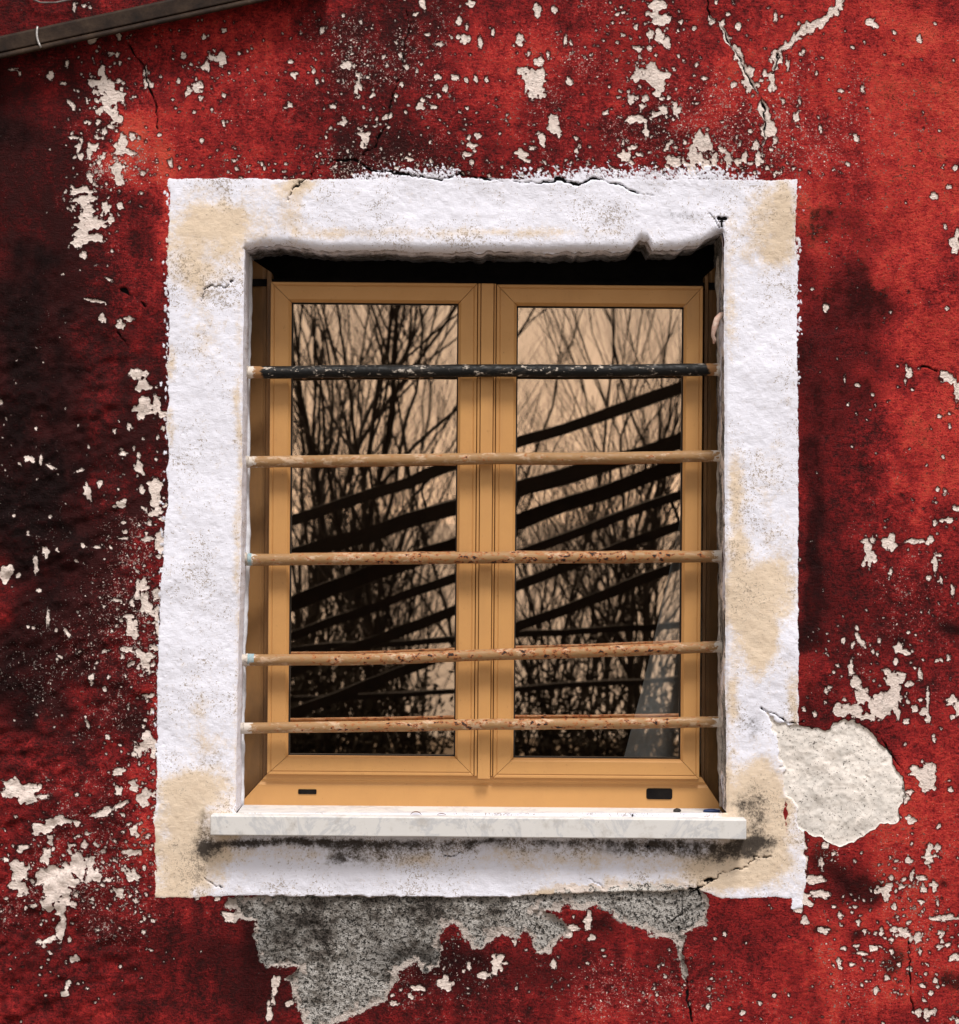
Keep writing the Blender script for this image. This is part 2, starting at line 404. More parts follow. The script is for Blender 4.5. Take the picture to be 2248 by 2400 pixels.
STEP = 2.5
U = axis(0, -45, 2295, STEP, -4500, 6700)               # photo pixels along the wall
Vv = axis(0, -45, 2445, STEP, -2300, 1200 + CZ / S)     # photo pixels down the wall, to the ground
i0, i1 = int(np.argmin(abs(U - 563))), int(np.argmin(abs(U - 1699)))
j0, j1 = int(np.argmin(abs(Vv - 580))), int(np.argmin(abs(Vv - 1906)))
UU, VV = np.meshgrid(U, Vv)                             # [row, col]
def edge_fn(pts): 
    xs, ys = zip(*pts); return lambda t: np.interp(t, xs, ys)
Lf = edge_fn([(300, 575), (580, 573), (900, 569), (1300, 565), (1600, 556), (1900, 553), (2200, 553)])
Rf = edge_fn([(300, 1690), (540, 1692), (600, 1697), (1100, 1699), (1500, 1701), (1900, 1703), (2200, 1703)])
Tf = edge_fn([(450, 584), (565, 582), (610, 573), (680, 574), (720, 582), (760, 588), (880, 586), (1000, 590), (1300, 589), (1480, 586), (1496, 566), (1503, 561), (1518, 564), (1530, 586), (1590, 582), (1640, 572), (1670, 557), (1688, 545), (1698, 540), (1800, 560)])
fall = lambda d, r: np.clip(1 - np.abs(d) / r, 0, 1) ** 2 * (3 - 2 * np.clip(1 - np.abs(d) / r, 0, 1))
wob = lambda t, s: 3.2 * vnoise(t, t * 0 + s, 26, 3) + 2.2 * vnoise(t, t * 0 + s, 9, 4)
PU = UU + (Lf(VV) + .5 * wob(VV, 5.0) - U[i0]) * fall(UU - U[i0], 90) + (Rf(VV) + .7 * wob(VV, 90.0) - U[i1]) * fall(UU - U[i1], 90)
PV = VV + (Tf(UU) + 2.3 * wob(UU, 40.0) - Vv[j0]) * fall(VV - Vv[j0], 90) * fall(np.maximum(0, np.maximum(U[i0] - UU, UU - U[i1])), 110)
# world positions (the grid follows the photograph's small roll only through to_px, the wall itself is plumb)
dx, dz = (PU - CX) * S, -(PV - CY) * S
WX = dx * ct - dz * st; WZ = dx * st + dz * ct + CZ
PX, PY = PU, PV
WZ = np.maximum(WZ, 0.0)

n5 = vnoise(PX, PY, 5.5, 9); n11 = vnoise(PX, PY, 11, 10)
n8, n16, n34, n80, n200 = (vnoise(PX, PY, wl, s) for s, wl in enumerate((7, 15, 34, 80, 210)))
FAR = -40.0
F_ = {k: np.full(PX.shape, FAR) for k in ('chip', 'mortar', 'white', 'crack', 'patch')}
for k in ('beige', 'stain', 'speck', 'soot_shade'): F_[k] = np.zeros(PX.shape)
F_['tone'] = np.full(PX.shape, .395)

def win(x0, x1, y0, y1):
    a, b = np.searchsorted(U, [x0, x1]); c, d = np.searchsorted(Vv, [y0, y1])
    return slice(max(c - 2, 0), d + 2), slice(max(a - 2, 0), b + 2)

def stamp(field, x, y, rx, ry, rot=0.0, rough=.55):
    R = max(rx, ry) * 1.8 + 6
    sl = win(x - R, x + R, y - R, y + R)
    a = math.radians(rot); dx_, dy_ = PX[sl] - x, PY[sl] - y
    p, q = dx_ * math.cos(a) + dy_ * math.sin(a), -dx_ * math.sin(a) + dy_ * math.cos(a)
    r = min(rx, ry); m = min(r, 16)
    th = np.arctan2(q / ry, p / rx); f = 1.0; am = .32 if rough > .2 else 0
    for k_ in (2, 3, 4, 5, 7): f = f + am * rng.uniform(.3, 1) / k_ ** .6 * np.cos(k_ * th + rng.uniform(0, 6.28))
    sd = (f - np.sqrt((p / rx) ** 2 + (q / ry) ** 2)) * r
    sd = sd + rough * m * (.5 * n34[sl] + 1.0 * n16[sl] + 1.1 * n8[sl] + .7 * n5[sl]) * (1 if r > 5 else .6)
    F_[field][sl] = np.maximum(F_[field][sl], sd)

def poly_sd(field, pts, rough=8.0, warp=0.0):
    pts = np.array(pts, float); x0, y0 = pts.min(0) - 50; x1, y1 = pts.max(0) + 50
    sl = win(x0, x1, y0, y1); X, Y = PX[sl] + warp * n34[sl], PY[sl] + warp * n80[sl]
    best = np.full(X.shape, 1e9); ins = np.zeros(X.shape, bool)
    for a, b in zip(pts, np.roll(pts, -1, 0)):
        e = b - a; t = np.clip(((X - a[0]) * e[0] + (Y - a[1]) * e[1]) / max(e @ e, 1e-9), 0, 1)
        best = np.minimum(best, np.hypot(X - a[0] - t * e[0], Y - a[1] - t * e[1]))
        cond = (a[1] > Y) != (b[1] > Y)
        xi = (b[0] - a[0]) * (Y - a[1]) / ((b[1] - a[1]) if b[1] != a[1] else 1e-9) + a[0]
        ins ^= cond & (X < xi)
    sd = np.where(ins, best, -best) + rough * (1.2 * n34[sl] + 1.0 * n16[sl] + .7 * n8[sl])
    F_[field][sl] = np.maximum(F_[field][sl], np.clip(sd, FAR, 80))

def crack(pts, wd=2.0, jit=5.0, field='crack'):
    for (a, b), k in zip(zip(pts[:-1], pts[1:]), range(99)):
        a, b = np.array(a, float), np.array(b, float)
        sl = win(min(a[0], b[0]) - 22, max(a[0], b[0]) + 22, min(a[1], b[1]) - 22, max(a[1], b[1]) + 22)
        X, Y = PX[sl] + jit * (1.1 * n16[sl] + 1.4 * n34[sl] + .9 * n8[sl]), PY[sl] + jit * (1.2 * n8[sl] + 1.1 * n11[sl] + 1.4 * vnoise(PX[sl], PY[sl], 28, 8))
        e = b - a; t = np.clip(((X - a[0]) * e[0] + (Y - a[1]) * e[1]) / max(e @ e, 1e-9), 0, 1)
        d = wd * (.72 + 2.2 * n34[sl] + 1.2 * n11[sl]) - np.hypot(X - a[0] - t * e[0], Y - a[1] - t * e[1])
        F_[field][sl] = np.maximum(F_[field][sl], d)

def blob(field, x, y, rx, ry, amp):
    sl = win(x - 2.6 * rx, x + 2.6 * rx, y - 2.6 * ry, y + 2.6 * ry)
    X = PX[sl] + rx * (1.1 * n80[sl] + 1.0 * n200[sl] + .5 * n34[sl]); Y = PY[sl] + ry * (1.1 * vnoise(PX[sl], PY[sl], 70, 21) + .5 * vnoise(PX[sl], PY[sl], 30, 22))
    F_[field][sl] += amp * np.exp(-((X - x) / rx) ** 2 - ((Y - y) / ry) ** 2)

# zoom windows the coordinates below were read in: (x offset, y offset, scale)
REG = dict(A=(0, 0, 2.3275), B=(750, 0, 2.3275), C=(1450, 0, 2.3333), D=(0, 600, 3.1033), E=(0, 1200, 3.1033), F=(0, 1800, 2.3275),
           G=(700, 1800, 2.3275), H=(1450, 1800, 2.3333), I=(1648, 500, 3.1033), J=(1648, 1100, 3.1033), O=(450, 1550, 2.66), Q=(1100, 1550, 2.66), Z=(0, 0, 1))
def r(reg, x, y): o = REG[reg]; return (o[0] + x / o[2], o[1] + y / o[2])
CHIPS = {
 'A': [(580,470,35,50),(600,540,40,45),(625,620,22,40),(655,525,20,22),(545,605,12,20),(505,450,35,15),(555,395,15,30),(535,665,10,15),(670,770,25,35),(690,830,40,16),(720,745,14,20),(655,810,15,35),(430,800,15,22),(485,845,14,30),(440,850,12,15),(490,790,10,12),(640,930,20,35),(655,985,15,30),(490,970,12,22),(450,1040,50,16),(455,1085,50,18),(470,1150,26,45),(575,1135,22,32),(655,1120,14,22),(455,1290,55,42),(520,1300,40,18),(480,1220,45,34),(550,1225,35,22),(600,1200,15,15),(410,750,22,8),(565,715,12,25),(610,690,25,10),(280,410,15,20),(405,40,8,18),(1210,315,18,32),(1150,310,8,14),(1130,360,10,22),(1000,305,12,18),(1030,500,16,20),(1075,470,20,22),(1600,405,18,16),(1585,335,12,10),(800,450,12,22),(792,390,8,22),(1060,610,8,8),(1225,165,10,10),(1815,580,10,8),(650,200,14,16),(605,290,14,8),(365,350,8,14),(345,455,14,8),(70,378,18,6),(108,400,6,10),(870,735,8,8),(930,890,10,22),(1290,920,10,10)],
 'B': [(1175,455,50,72),(1105,385,25,20),(1195,335,18,22),(1185,60,18,30),(1280,58,14,16),(1090,220,18,28),(1140,290,8,18),(1245,295,7,18),(1360,440,18,20),(1340,215,8,20),(1370,235,7,12),(945,175,8,14),(1280,690,30,42),(1265,650,15,20),(1215,760,14,30),(1305,735,12,14),(1100,840,28,22),(1130,875,18,12),(860,738,14,14),(812,750,10,10),(830,795,22,12),(1160,808,20,10),(205,470,20,35),(150,355,20,18),(130,665,18,22),(220,730,18,8),(230,795,12,15),(250,745,20,20),(545,580,22,18),(560,545,10,12),(620,585,16,8),(650,520,10,10),(740,425,22,12),(640,420,14,16),(685,485,10,20),(795,210,20,20),(655,240,16,10),(560,20,14,30),(760,110,12,20),(800,145,8,14),(875,230,10,25),(800,440,12,16),(850,430,8,18),(910,435,10,14),(800,840,20,10),(495,870,12,10),(1400,820,8,12),(70,578,12,8),(415,520,10,10),(440,300,10,12),(825,20,20,18)],
 'C': [(200,420,62,60),(110,400,32,28),(210,30,30,28),(240,110,36,28),(190,80,20,20),(225,190,20,35),(262,235,16,35),(170,190,14,25),(110,265,20,16),(65,540,14,22),(145,540,14,16),(100,650,38,20),(250,600,20,20),(315,600,16,32),(200,625,30,12),(150,715,14,20),(210,505,18,22),(30,850,26,26),(75,805,20,14),(455,785,45,50),(480,760,20,26),(420,850,32,45),(395,910,32,40),(480,905,22,22),(525,870,14,28),(600,880,18,28),(655,885,14,14),(690,860,14,22),(310,880,40,26),(765,870,18,32),(750,795,18,24),(815,640,16,30),(830,705,30,42),(855,770,10,20),(800,710,10,30),(520,120,20,12),(565,130,14,22),(655,145,12,16),(600,75,8,10),(655,300,18,40,-20),(675,350,14,30,-20),(712,395,20,26),(700,450,20,32),(710,490,14,18),(840,450,18,38),(800,400,12,16),(630,465,12,14),(780,440,8,8),(760,465,10,10),(925,350,12,30),(970,640,18,26),(1105,705,8,16),(1300,755,16,18),(1385,120,22,20),(1645,210,12,14),(1725,1075,14,18),(1810,1020,12,10),(1845,915,12,12),(1835,1340,18,35),(1850,1290,10,25),(1215,495,12,8),(1335,485,8,16),(900,555,8,12),(990,555,8,14),(1010,285,8,14),(985,130,8,8),(858,95,8,22),(1210,20,16,25),(1190,65,14,18),(1130,105,40,22,-42),(1060,150,45,18,-36),(950,220,38,14,-60),(915,255,30,12,-35),(880,285,9,20)],
 'D': [(1000,860,58,30),(1030,940,40,58),(1050,1090,50,56),(1025,1160,25,28),(1140,1080,28,48),(748,455,18,26),(940,460,30,18),(880,495,24,28),(215,1475,28,24),(300,1485,10,25),(365,1530,32,9,25),(640,1720,20,58,-15),(730,1650,20,24),(900,1435,28,12),(1010,1540,24,34),(970,1395,10,14),(940,1240,14,20),(1130,1700,38,78),(1125,1810,40,40),(880,1810,28,25),(1145,1320,9,15),(1190,1250,10,12),(1010,1445,12,15),(795,170,22,8,20),(580,1560,25,8,-25),(1180,1150,25,18),(10,1060,8,20),(690,325,50,9,10)],
 'E': [(40,450,50,48),(335,290,25,28),(260,370,16,50),(415,275,14,14),(130,462,14,14),(205,155,8,14),(700,255,25,9),(905,190,30,10),(1090,195,40,14),(1160,220,32,58),(1120,10,30,20),(1035,540,42,22),(1050,490,14,16),(965,660,18,24),(1000,610,20,28),(1060,680,32,66),(1140,600,24,40),(940,760,34,14),(950,830,28,48),(980,890,20,20),(930,1000,45,26),(890,1050,12,25),(1060,1070,44,66),(1120,990,30,22),(1145,800,14,80),(665,1200,26,22),(765,1290,16,14),(790,1200,12,14),(285,570,16,14),(350,770,10,48),(495,880,12,30,-30),(410,860,14,9,-30),(440,1055,18,8,25),(640,1550,12,22,-20),(1070,1340,26,14),(1075,1660,38,58),(1020,1720,45,32,-30),(980,1760,20,12),(1115,1760,18,40),(1040,1560,10,14),(205,835,10,10),(840,640,34,10)],
 'F': [(100,110,85,40),(150,165,38,28),(235,155,32,9),(650,20,25,20),(645,125,18,20),(730,95,24,24),(790,165,35,34),(835,145,15,20),(665,200,32,12,-20),(570,240,50,16,-20),(300,290,60,24),(230,330,40,26),(280,390,16,28),(425,300,14,12),(255,480,22,34),(380,440,12,22),(105,560,48,42),(120,650,30,32),(70,645,20,20),(290,590,72,52),(300,660,58,56),(430,530,36,48),(490,540,20,48),(520,585,28,28),(370,620,40,38),(360,700,32,40),(255,740,32,32),(330,760,28,38),(345,820,12,20),(330,890,22,45),(260,940,40,12,-15),(220,950,18,12),(410,1045,22,18),(370,1185,14,18),(730,340,20,24),(720,460,40,16),(650,680,22,22),(730,590,28,28),(800,690,10,8),(590,610,16,9),(1190,710,14,10),(1075,708,10,8),(1265,810,40,22),(1500,1190,20,42),(1470,1340,14,40),(1490,1275,8,15),(1575,1290,16,14),(190,750,14,12),(30,500,20,12),(130,430,30,10)],
 'G': [(800,1170,38,28),(1600,925,18,14),(520,1285,20,14),(610,1245,14,14),(640,1200,40,14),(1580,840,22,35),(1480,880,40,22),(780,1010,0.1,0.1),(1080,1070,30,40),(1010,1130,30,18),(930,1080,10,16),(1390,1070,11,18),(1180,950,10,16),(1125,1065,16,8)],
 'H': [(1690,60,48,60),(1640,20,50,24),(1590,130,20,12),(1575,165,14,20),(1595,285,26,24,30),(1815,118,10,14),(1700,460,24,38),(1690,510,12,22),(1745,440,14,20),(1590,505,16,14),(1605,590,9,25),(1655,600,25,12),(1670,660,16,22),(1725,645,14,22),(1455,670,38,32),(1465,715,14,18),(1550,650,12,16),(1070,610,38,18),(1110,520,12,25),(1175,468,10,10),(1100,690,40,16),(1010,720,48,32),(985,775,18,12),(1020,835,14,22),(1115,890,22,14,25),(1210,805,12,14),(1310,845,12,12),(1770,905,28,20),(1800,820,55,18),(1745,740,6,14),(1840,1035,25,20),(1560,900,28,20),(1640,935,18,18),(1390,985,20,18),(1495,1005,10,18),(1330,1015,26,9),(1535,1075,10,8),(1280,1075,12,10),(1590,1100,12,12),(1660,1190,16,10),(1410,1220,12,16),(1700,1340,30,18),(1640,1335,14,14),(680,1340,14,12),(775,1285,12,12),(490,1310,12,14),(580,910,8,12),(1000,530,24,165),(1440,900,8,18),(1600,940,8,14),(1300,975,14,8),(1730,480,10,8)],
 'I': [(895,685,14,28),(1495,1155,20,34),(1475,1220,8,16),(1780,1195,50,32,25),(1850,1280,22,70),(1835,230,26,42),(1850,160,12,30),(1765,95,14,16),(1125,1248,14,12),(1030,1205,6,20),(1235,1320,10,10),(1720,1475,12,10),(1795,1545,8,16),(1745,1770,10,10)],
 'J': [(1210,610,44,84),(1230,520,18,25),(1170,530,18,9),(1350,525,58,40),(1375,580,16,22),(1545,525,50,16),(1650,515,20,28),(1690,680,13,60),(1715,625,20,12),(1735,805,8,25),(1818,880,12,32),(1760,160,10,16),(1845,285,25,14),(1685,390,14,18),(1130,1230,16,35,-20),(1160,1265,12,20),(1085,1275,12,18),(1022,1245,16,18),(1235,1325,14,16),(1405,1395,14,20),(1330,1470,20,18),(1580,1490,12,40),(1495,1565,22,22),(1075,1440,18,45),(1110,1540,26,68),(1150,1650,38,68),(1110,1760,58,48),(1200,1660,20,20),(1400,1530,48,42),(1440,1500,34,18),(1400,1590,32,50),(1430,1675,20,25),(1310,1690,82,70),(1280,1750,60,56),(1380,1650,50,28),(1200,1800,60,28),(1000,1760,36,48),(1040,1720,24,14),(1415,1770,20,45),(1540,1740,22,16),(1475,1835,20,18),(1635,1670,11,65),(1615,1770,22,28),(1635,1820,18,24),(1490,1690,12,14),(1805,1680,45,20,-35),(1855,1750,16,60),(1790,1370,16,18),(1815,1800,16,16),(920,1590,12,18,30),(895,1610,10,20),(735,1745,14,14),(815,1780,13,18),(890,1695,8,10),(1495,1185,10,10),(1420,1300,26,44),(1470,1330,36,16)],
}
for reg, lst in CHIPS.items():
    for c in lst:
        x, y = r(reg, c[0], c[1]); k = REG[reg][2]
        stamp('chip', x, y, c[2] / k * 1.16, c[3] / k * 1.16, c[4] if len(c) > 4 else 0)
# loose scatter of smaller chips: (x, y, spread x, spread y, count, smallest, largest)
for x, y, sx, sy, cnt, a, b in [(235,290,45,150,330,2,8),(200,480,35,70,120,2,8),(480,170,50,70,90,1.5,6),(880,170,110,80,190,2,7),(820,340,80,40,90,1.5,6),(1130,330,160,50,110,1.5,5),
        (1520,240,70,110,200,2,7),(1520,60,50,60,90,2,7),(1640,365,110,40,120,2,7),(1250,60,250,60,60,1.5,5),(1750,150,120,120,70,1.5,5),(2000,250,150,180,70,1.5,4.5),
        (330,1150,60,120,90,2,6),(350,1450,30,180,190,2,8),(220,1500,110,220,170,1.5,5),(330,1850,50,110,120,2,7),(130,2050,90,90,170,2,8),(310,2060,60,70,160,1.5,6),
        (100,2250,90,70,60,1.5,4),(60,1000,90,120,60,1.5,4.5),(2100,1560,90,100,110,2,7),(2180,1320,70,140,80,1.5,6),(2080,2080,110,90,170,2,7),(2150,2250,90,100,170,2,7),
        (1930,2200,120,120,70,1.5,5),(1650,2330,120,60,90,1.5,6),(1000,2280,120,50,120,1.5,6),(1900,1500,50,150,40,1.5,5),(2080,900,130,160,50,1.5,4.5),(600,120,150,90,70,1.5,4),
        (1100,400,350,14,160,1.5,5),(1650,395,150,16,110,2,6),(600,380,160,25,60,1.5,4),(370,1700,14,250,90,2,6),(1350,2250,160,50,60,1.5,4),(1124,1200,900,1000,60,1.5,4)]:
    cnt = int(cnt * .62)
    xs = rng.normal(x, sx, cnt); ys = rng.normal(y, sy, cnt); rs = a * .75 + (b - a) * .8 * rng.random(cnt) ** 4.0
    for q in range(cnt):
        stamp('chip', xs[q], ys[q], rs[q] * rng.uniform(.8, 1.5), rs[q] * rng.uniform(.8, 1.7), rng.uniform(0, 180))
for q in range(500):      # beyond the frame the wall goes on in the same state
    x, y = rng.uniform(-1400, 3600), rng.uniform(-900, 3050)
    if -40 < x < 2290 and -40 < y < 2440: continue
    s_ = 4 + 26 * rng.random() ** 3; stamp('chip', x, y, s_, s_ * rng.uniform(.7, 1.8), rng.uniform(0, 180))
# tiny popped specks
F_['speck'] += .07 + .22 * (n200 + n80)
for x, y, rx, ry, a in [(900,150,250,170,.42),(1450,200,180,230,.4),(260,300,110,240,.3),(350,1500,110,350,.42),(250,2050,200,160,.42),(2080,2120,200,250,.4),(1750,330,250,120,.35),(800,390,500,50,.4),
                      (500,200,150,150,.3),(1000,2300,300,100,.3),(1600,2350,250,80,.35),(2150,1450,120,250,.3),(2000,300,250,300,.22),(150,1500,150,250,.25)]:
    blob('speck', x, y, rx, ry, a * 1.15)
# bare grey mortar under the band
poly_sd('mortar', [(540,2100),(528,2120),(555,2150),(600,2150),(603,2200),(606,2250),(640,2268),(705,2268),(675,2292),(688,2330),(700,2362),(722,2398),(740,2420),(790,2400),(850,2375),(900,2345),(915,2318),(932,2300),(938,2275),(975,2262),(1000,2278),(1030,2262),(1032,2222),(1026,2200),(1036,2172),(1060,2160),(1085,2175),(1106,2224),(1135,2220),(1160,2202),(1180,2192),(1215,2204),(1232,2188),(1246,2215),(1264,2236),(1292,2226),(1312,2200),(1340,2182),(1320,2158),(1290,2138),(1248,2132),(1262,2124),(1310,2132),(1330,2116),(1365,2132),(1400,2118),(1440,2150),(1470,2165),(1510,2178),(1540,2198),(1570,2202),(1590,2222),(1602,2190),(1622,2178),(1655,2162),(1660,2128),(1662,2098),(1600,2070),(1330,2070),(900,2060)], 7, 10)
poly_sd('mortar', [(1585,2195),(1608,2190),(1600,2235),(1612,2280),(1606,2306),(1592,2262),(1586,2230)], 3, 4)
# cream patch beside the band's corner
poly_sd('patch', [(1793,1664),(1815,1690),(1850,1702),(1890,1705),(1936,1714),(1948,1694),(1975,1685),(2003,1688),(2022,1704),(2056,1722),(2062,1742),(2090,1765),(2100,1802),(2117,1822),(2119,1868),(2108,1895),(2112,1924),(2064,1934),(2016,1966),(1968,1985),(1925,1966),(1896,1958),(1880,1945),(1870,1900),(1845,1850),(1835,1800),(1830,1740)], 8, 8)
# white band
bo = [(398,418),(690,419),(1100,417),(1500,420),(1868,420),(1864,560),(1871,640),(1866,790),(1870,900),(1872,1200),(1871,1500),(1872,1690),(1868,1800),(1852,1840),(1836,1900),(1846,1960),(1856,2010),(1862,2103),(1690,2104),(1640,2086),(1540,2090),(1480,2088),(1330,2094),(1250,2100),(1000,2101),(700,2100),(560,2098),(367,2102),(364,1900),(368,1750),(372,1500),(380,1330),(391,1200),(394,900),(396,600)]
poly_sd('white', bo, 3.0, 3)
poly_sd('white', [(1830,1790),(1872,1760),(1885,1940),(1890,2080),(1880,2128),(1862,2128),(1850,1960)], 6, 5)
for q in range(1500):        # ragged brush spatter above the band
    x = rng.choice([rng.uniform(830, 1080), rng.uniform(1200, 1720), rng.uniform(1300, 1780), rng.uniform(1350, 1700)])
    stamp('white', x, 420 - abs(rng.normal(0, 13)), rng.uniform(1.0, 3.6), rng.uniform(1.0, 3.2), rng.uniform(0, 180))
for q in range(260):
    y = rng.uniform(430, 2090) if q % 3 else rng.uniform(560, 900); left = rng.random() < .5
    x = (np.interp(y, [420, 900, 1330, 1750, 2100], [398, 394, 380, 368, 367]) - abs(rng.normal(0, 5))) if left else (1866 + abs(rng.normal(0, 6)) * (1 if y < 900 else .2))
    stamp('white', x, y, rng.uniform(1.5, 3.5), rng.uniform(1.5, 5.5))
for x, y, rx, ry, a in [(520,505,95,60,.75),(470,560,60,70,.55),(470,650,40,60,.55),(540,600,30,60,.6),(680,440,55,25,.75),(685,520,35,60,.5),(1790,530,55,80,.6),(1850,470,30,60,.6),(1840,540,30,60,.5),(1790,600,60,30,.4),
        (1722,1130,18,80,.6),(1735,1250,18,90,.6),(1745,1370,50,80,.7),(1770,1430,60,80,.7),(1785,1520,55,60,.9),(1715,1640,18,90,.7),(1860,1640,16,60,.6),(1770,1880,80,90,.95),(1700,1850,50,60,.6),(1800,1990,70,80,.95),(1720,2040,60,50,.95),
        (480,1850,75,60,.85),(420,1950,70,90,.95),(440,2050,70,60,.9),(530,1980,40,60,.85),(560,1450,12,420,.42),(470,1740,60,30,.45),(565,1000,10,300,.3),(400,850,14,40,.5),(400,1010,14,50,.5),(465,1660,25,50,.4),(500,800,40,70,.3),(1710,700,16,160,.5),
        (850,2330,120,50,1.0),(815,2295,20,14,1.6),(890,2262,40,14,1.8),(990,2268,40,12,2.0),(1180,2195,110,35,1.0),(1290,2150,60,22,1.8),(1330,2112,110,16,1.4),(1560,2150,120,50,1.5),(1575,2140,40,50,1.4),(1440,2110,110,30,1.1),(1130,2215,40,10,2.0),(730,2380,60,14,1.4),(600,2180,12,60,1.0),(1810,1300,50,200,.25),(1400,2015,320,28,.4),(1650,2040,60,40,.5),(750,2000,200,20,.3),(780,2280,90,50,.5),(1260,2160,60,60,.6),(800,540,60,20,.3),(1000,545,300,14,.3),(950,2020,60,20,.45),(1250,545,150,12,.35)]:
    blob('beige', x, y, rx, ry, a * 1.25)
for x, y, rx, ry, a in [(1950,150,330,240,.22),(2160,500,130,450,.22),(2210,1000,100,300,.2),(1250,150,150,100,.2),(1250,290,220,60,.12),(1915,520,50,120,.28),(450,250,250,200,.14),(320,310,50,60,.35),(360,380,60,60,.3),
        (60,200,180,350,-.20),(880,200,140,300,-.14),(1500,280,280,60,-.2),(900,340,300,60,-.16),(100,1150,330,600,-.22),(250,1300,160,600,-.12),(2060,2180,260,240,.26),(2160,1850,110,150,.28),(1500,2400,200,80,.18),(350,1930,45,120,.32),(355,1700,20,80,.3),(388,500,18,120,.3),
        (2000,1300,200,350,-.14),(500,2300,450,170,-.16),(1300,2380,400,120,-.05),(1300,2330,300,100,-.06),(100,600,120,250,-.16),(1900,1540,30,120,.25),(1960,1180,120,60,.08),(900,60,180,90,-.1),(640,60,140,80,.1)]:
    blob('tone', x, y, rx, ry, a * 1.45)
for x, y, rx, ry, a in [(80,850,110,220,.55),(40,1130,130,200,.95),(110,1230,110,120,.55),(40,1620,110,140,.8),(110,1480,120,220,.35),(40,700,110,130,.45),(0,250,50,300,.45),(1990,700,120,220,.30),(2050,760,60,180,.22),(2020,620,30,60,.3),(1960,900,90,220,.38),(1905,1420,40,240,.6),(1895,1250,30,320,.55),(2000,1450,150,200,.25),
        (1940,2045,75,60,.95),(1995,2085,65,35,.8),(1080,2265,110,50,.95),(1350,2290,200,60,.35),(570,2210,110,90,.6),(560,2350,80,80,.4),(1420,2165,60,28,.8),(1750,2190,150,80,.25),(1600,2240,50,50,.5),(2075,2250,36,26,.9),(2000,2192,22,14,1.1),(1925,2180,26,11,1.1),(2220,1468,30,18,1.1),(2115,1512,26,22,.7),(2225,2295,35,25,.9),
        (40,330,60,40,.5),(190,420,60,130,.3),(2190,880,26,22,.7),(1900,700,60,160,.3),(2140,2060,14,10,.9),(2210,2075,14,12,.9),(300,2120,90,70,.2),(700,2200,90,60,.25),(980,2160,60,60,.35),(830,2160,60,30,.4),(900,2240,60,50,.3),
        (1124,1972,640,9,.75),(700,1975,200,10,.6),(1600,1978,160,12,.7),(478,1940,22,48,.6),(492,1990,50,24,.8),(470,2040,30,30,.3),(1745,1880,40,40,.55),(1768,1950,30,52,.62),(1730,1990,60,28,.7),(486,1768,36,30,.42),(470,1815,50,14,.2),(800,2012,36,22,.75),(890,2010,70,18,.45),(1000,1985,250,12,.35),(1450,1990,250,16,.4),(1650,1998,70,22,.5),(820,1990,120,16,.4),  # thin strips along the sill underside paint in its shadow; the rest is soot
        (1760,1700,40,30,.5),(700,430,16,10,.5),(1550,500,90,20,.16),(885,475,12,14,.5),(1600,510,40,18,.35),(480,1290,40,60,.14),(480,1420,60,80,.12),(1640,2120,70,30,.2),(1500,2080,120,12,.3)]:
    blob('soot_shade' if 365 < x < 1868 and 418 < y < 2101 else 'stain', x, y, rx, ry, a)
# cracks
crack([(672,470),(690,445),(706,428),(745,397),(790,377),(830,375),(870,402),(950,408),(1030,423),(1080,408),(1160,424),(1265,432),(1312,419),(1345,430),(1392,420),(1460,430),(1480,446),(1532,463)], 2.3)
crack([r('C', 485, 0), r('C', 500, 90), r('C', 575, 160), r('C', 620, 255), r('C', 690, 365), r('C', 735, 480), r('C', 800, 590), r('C', 800, 740), r('C', 775, 840), r('C', 770, 940)], 1.7)
crack([r('C', 500, 90), r('C', 575, 160), r('C', 620, 255), r('C', 690, 365), r('C', 735, 480), r('C', 800, 590), r('C', 810, 700), r('C', 775, 840), r('C', 770, 940)], 5.5, 8, 'chip')
crack([r('C', 1215, 0), r('C', 1150, 90), r('C', 1060, 150), r('C', 960, 210), r('C', 885, 280), r('C', 860, 375)], 6.5, 9, 'chip')
crack([r('C', 975, 185), r('C', 880, 290), r('C', 860, 375), r('C', 845, 410)], 1.6)
crack([r('H', 330, 860), r('H', 325, 1010), r('H', 350, 1120), r('H', 375, 1190), r('H', 385, 1290), r('H', 405, 1400)], 2.0)
crack([r('H', 240, 700), r('H', 290, 665), r('H', 345, 690), r('H', 350, 780), r('H', 300, 840)], 1.7)
crack([r('H', 380, 700), r('H', 440, 650), r('H', 570, 575), r('H', 700, 545), r('H', 750, 490), r('H', 840, 485)], 1.7)
crack([r('H', 440, 560), r('H', 430, 640), r('H', 450, 700)], 1.4)
crack([r('H', 1590, 950), r('H', 1595, 1100), r('H', 1600, 1230), r('H', 1615, 1340)], 1.5)
crack([r('B', 480, 60), r('B', 490, 140), r('B', 455, 280), r('B', 450, 380), r('B', 400, 510), r('B', 375, 660), r('B', 300, 800), r('B', 225, 850)], 1.4)
crack([r('A', 680, 220), r('A', 740, 300), r('A', 790, 370), r('A', 810, 460), r('A', 850, 560), r('A', 862, 700)], 1.3)
crack([r('D', 1470, 330), r('D', 1500, 250), r('D', 1560, 220), r('D', 1640, 230), r('D', 1700, 170)], 1.2)
crack([r('D', 900, 250), r('D', 1000, 310), r('D', 1050, 365)], 2.4); crack([r('D', 865, 560), r('D', 930, 650)], 2.4)
crack([r('J', 440, 1750), r('J', 520, 1775), r('J', 615, 1835), r('J', 720, 1850)], 1.8)
crack([(2000,1690),(2060,1722),(2086,1760),(2112,1805),(2119,1860),(2112,1905)], 1.4, 4)
crack([r('I', 1590, 1105), r('I', 1640, 1110), r('I', 1700, 1150)], 1.6)
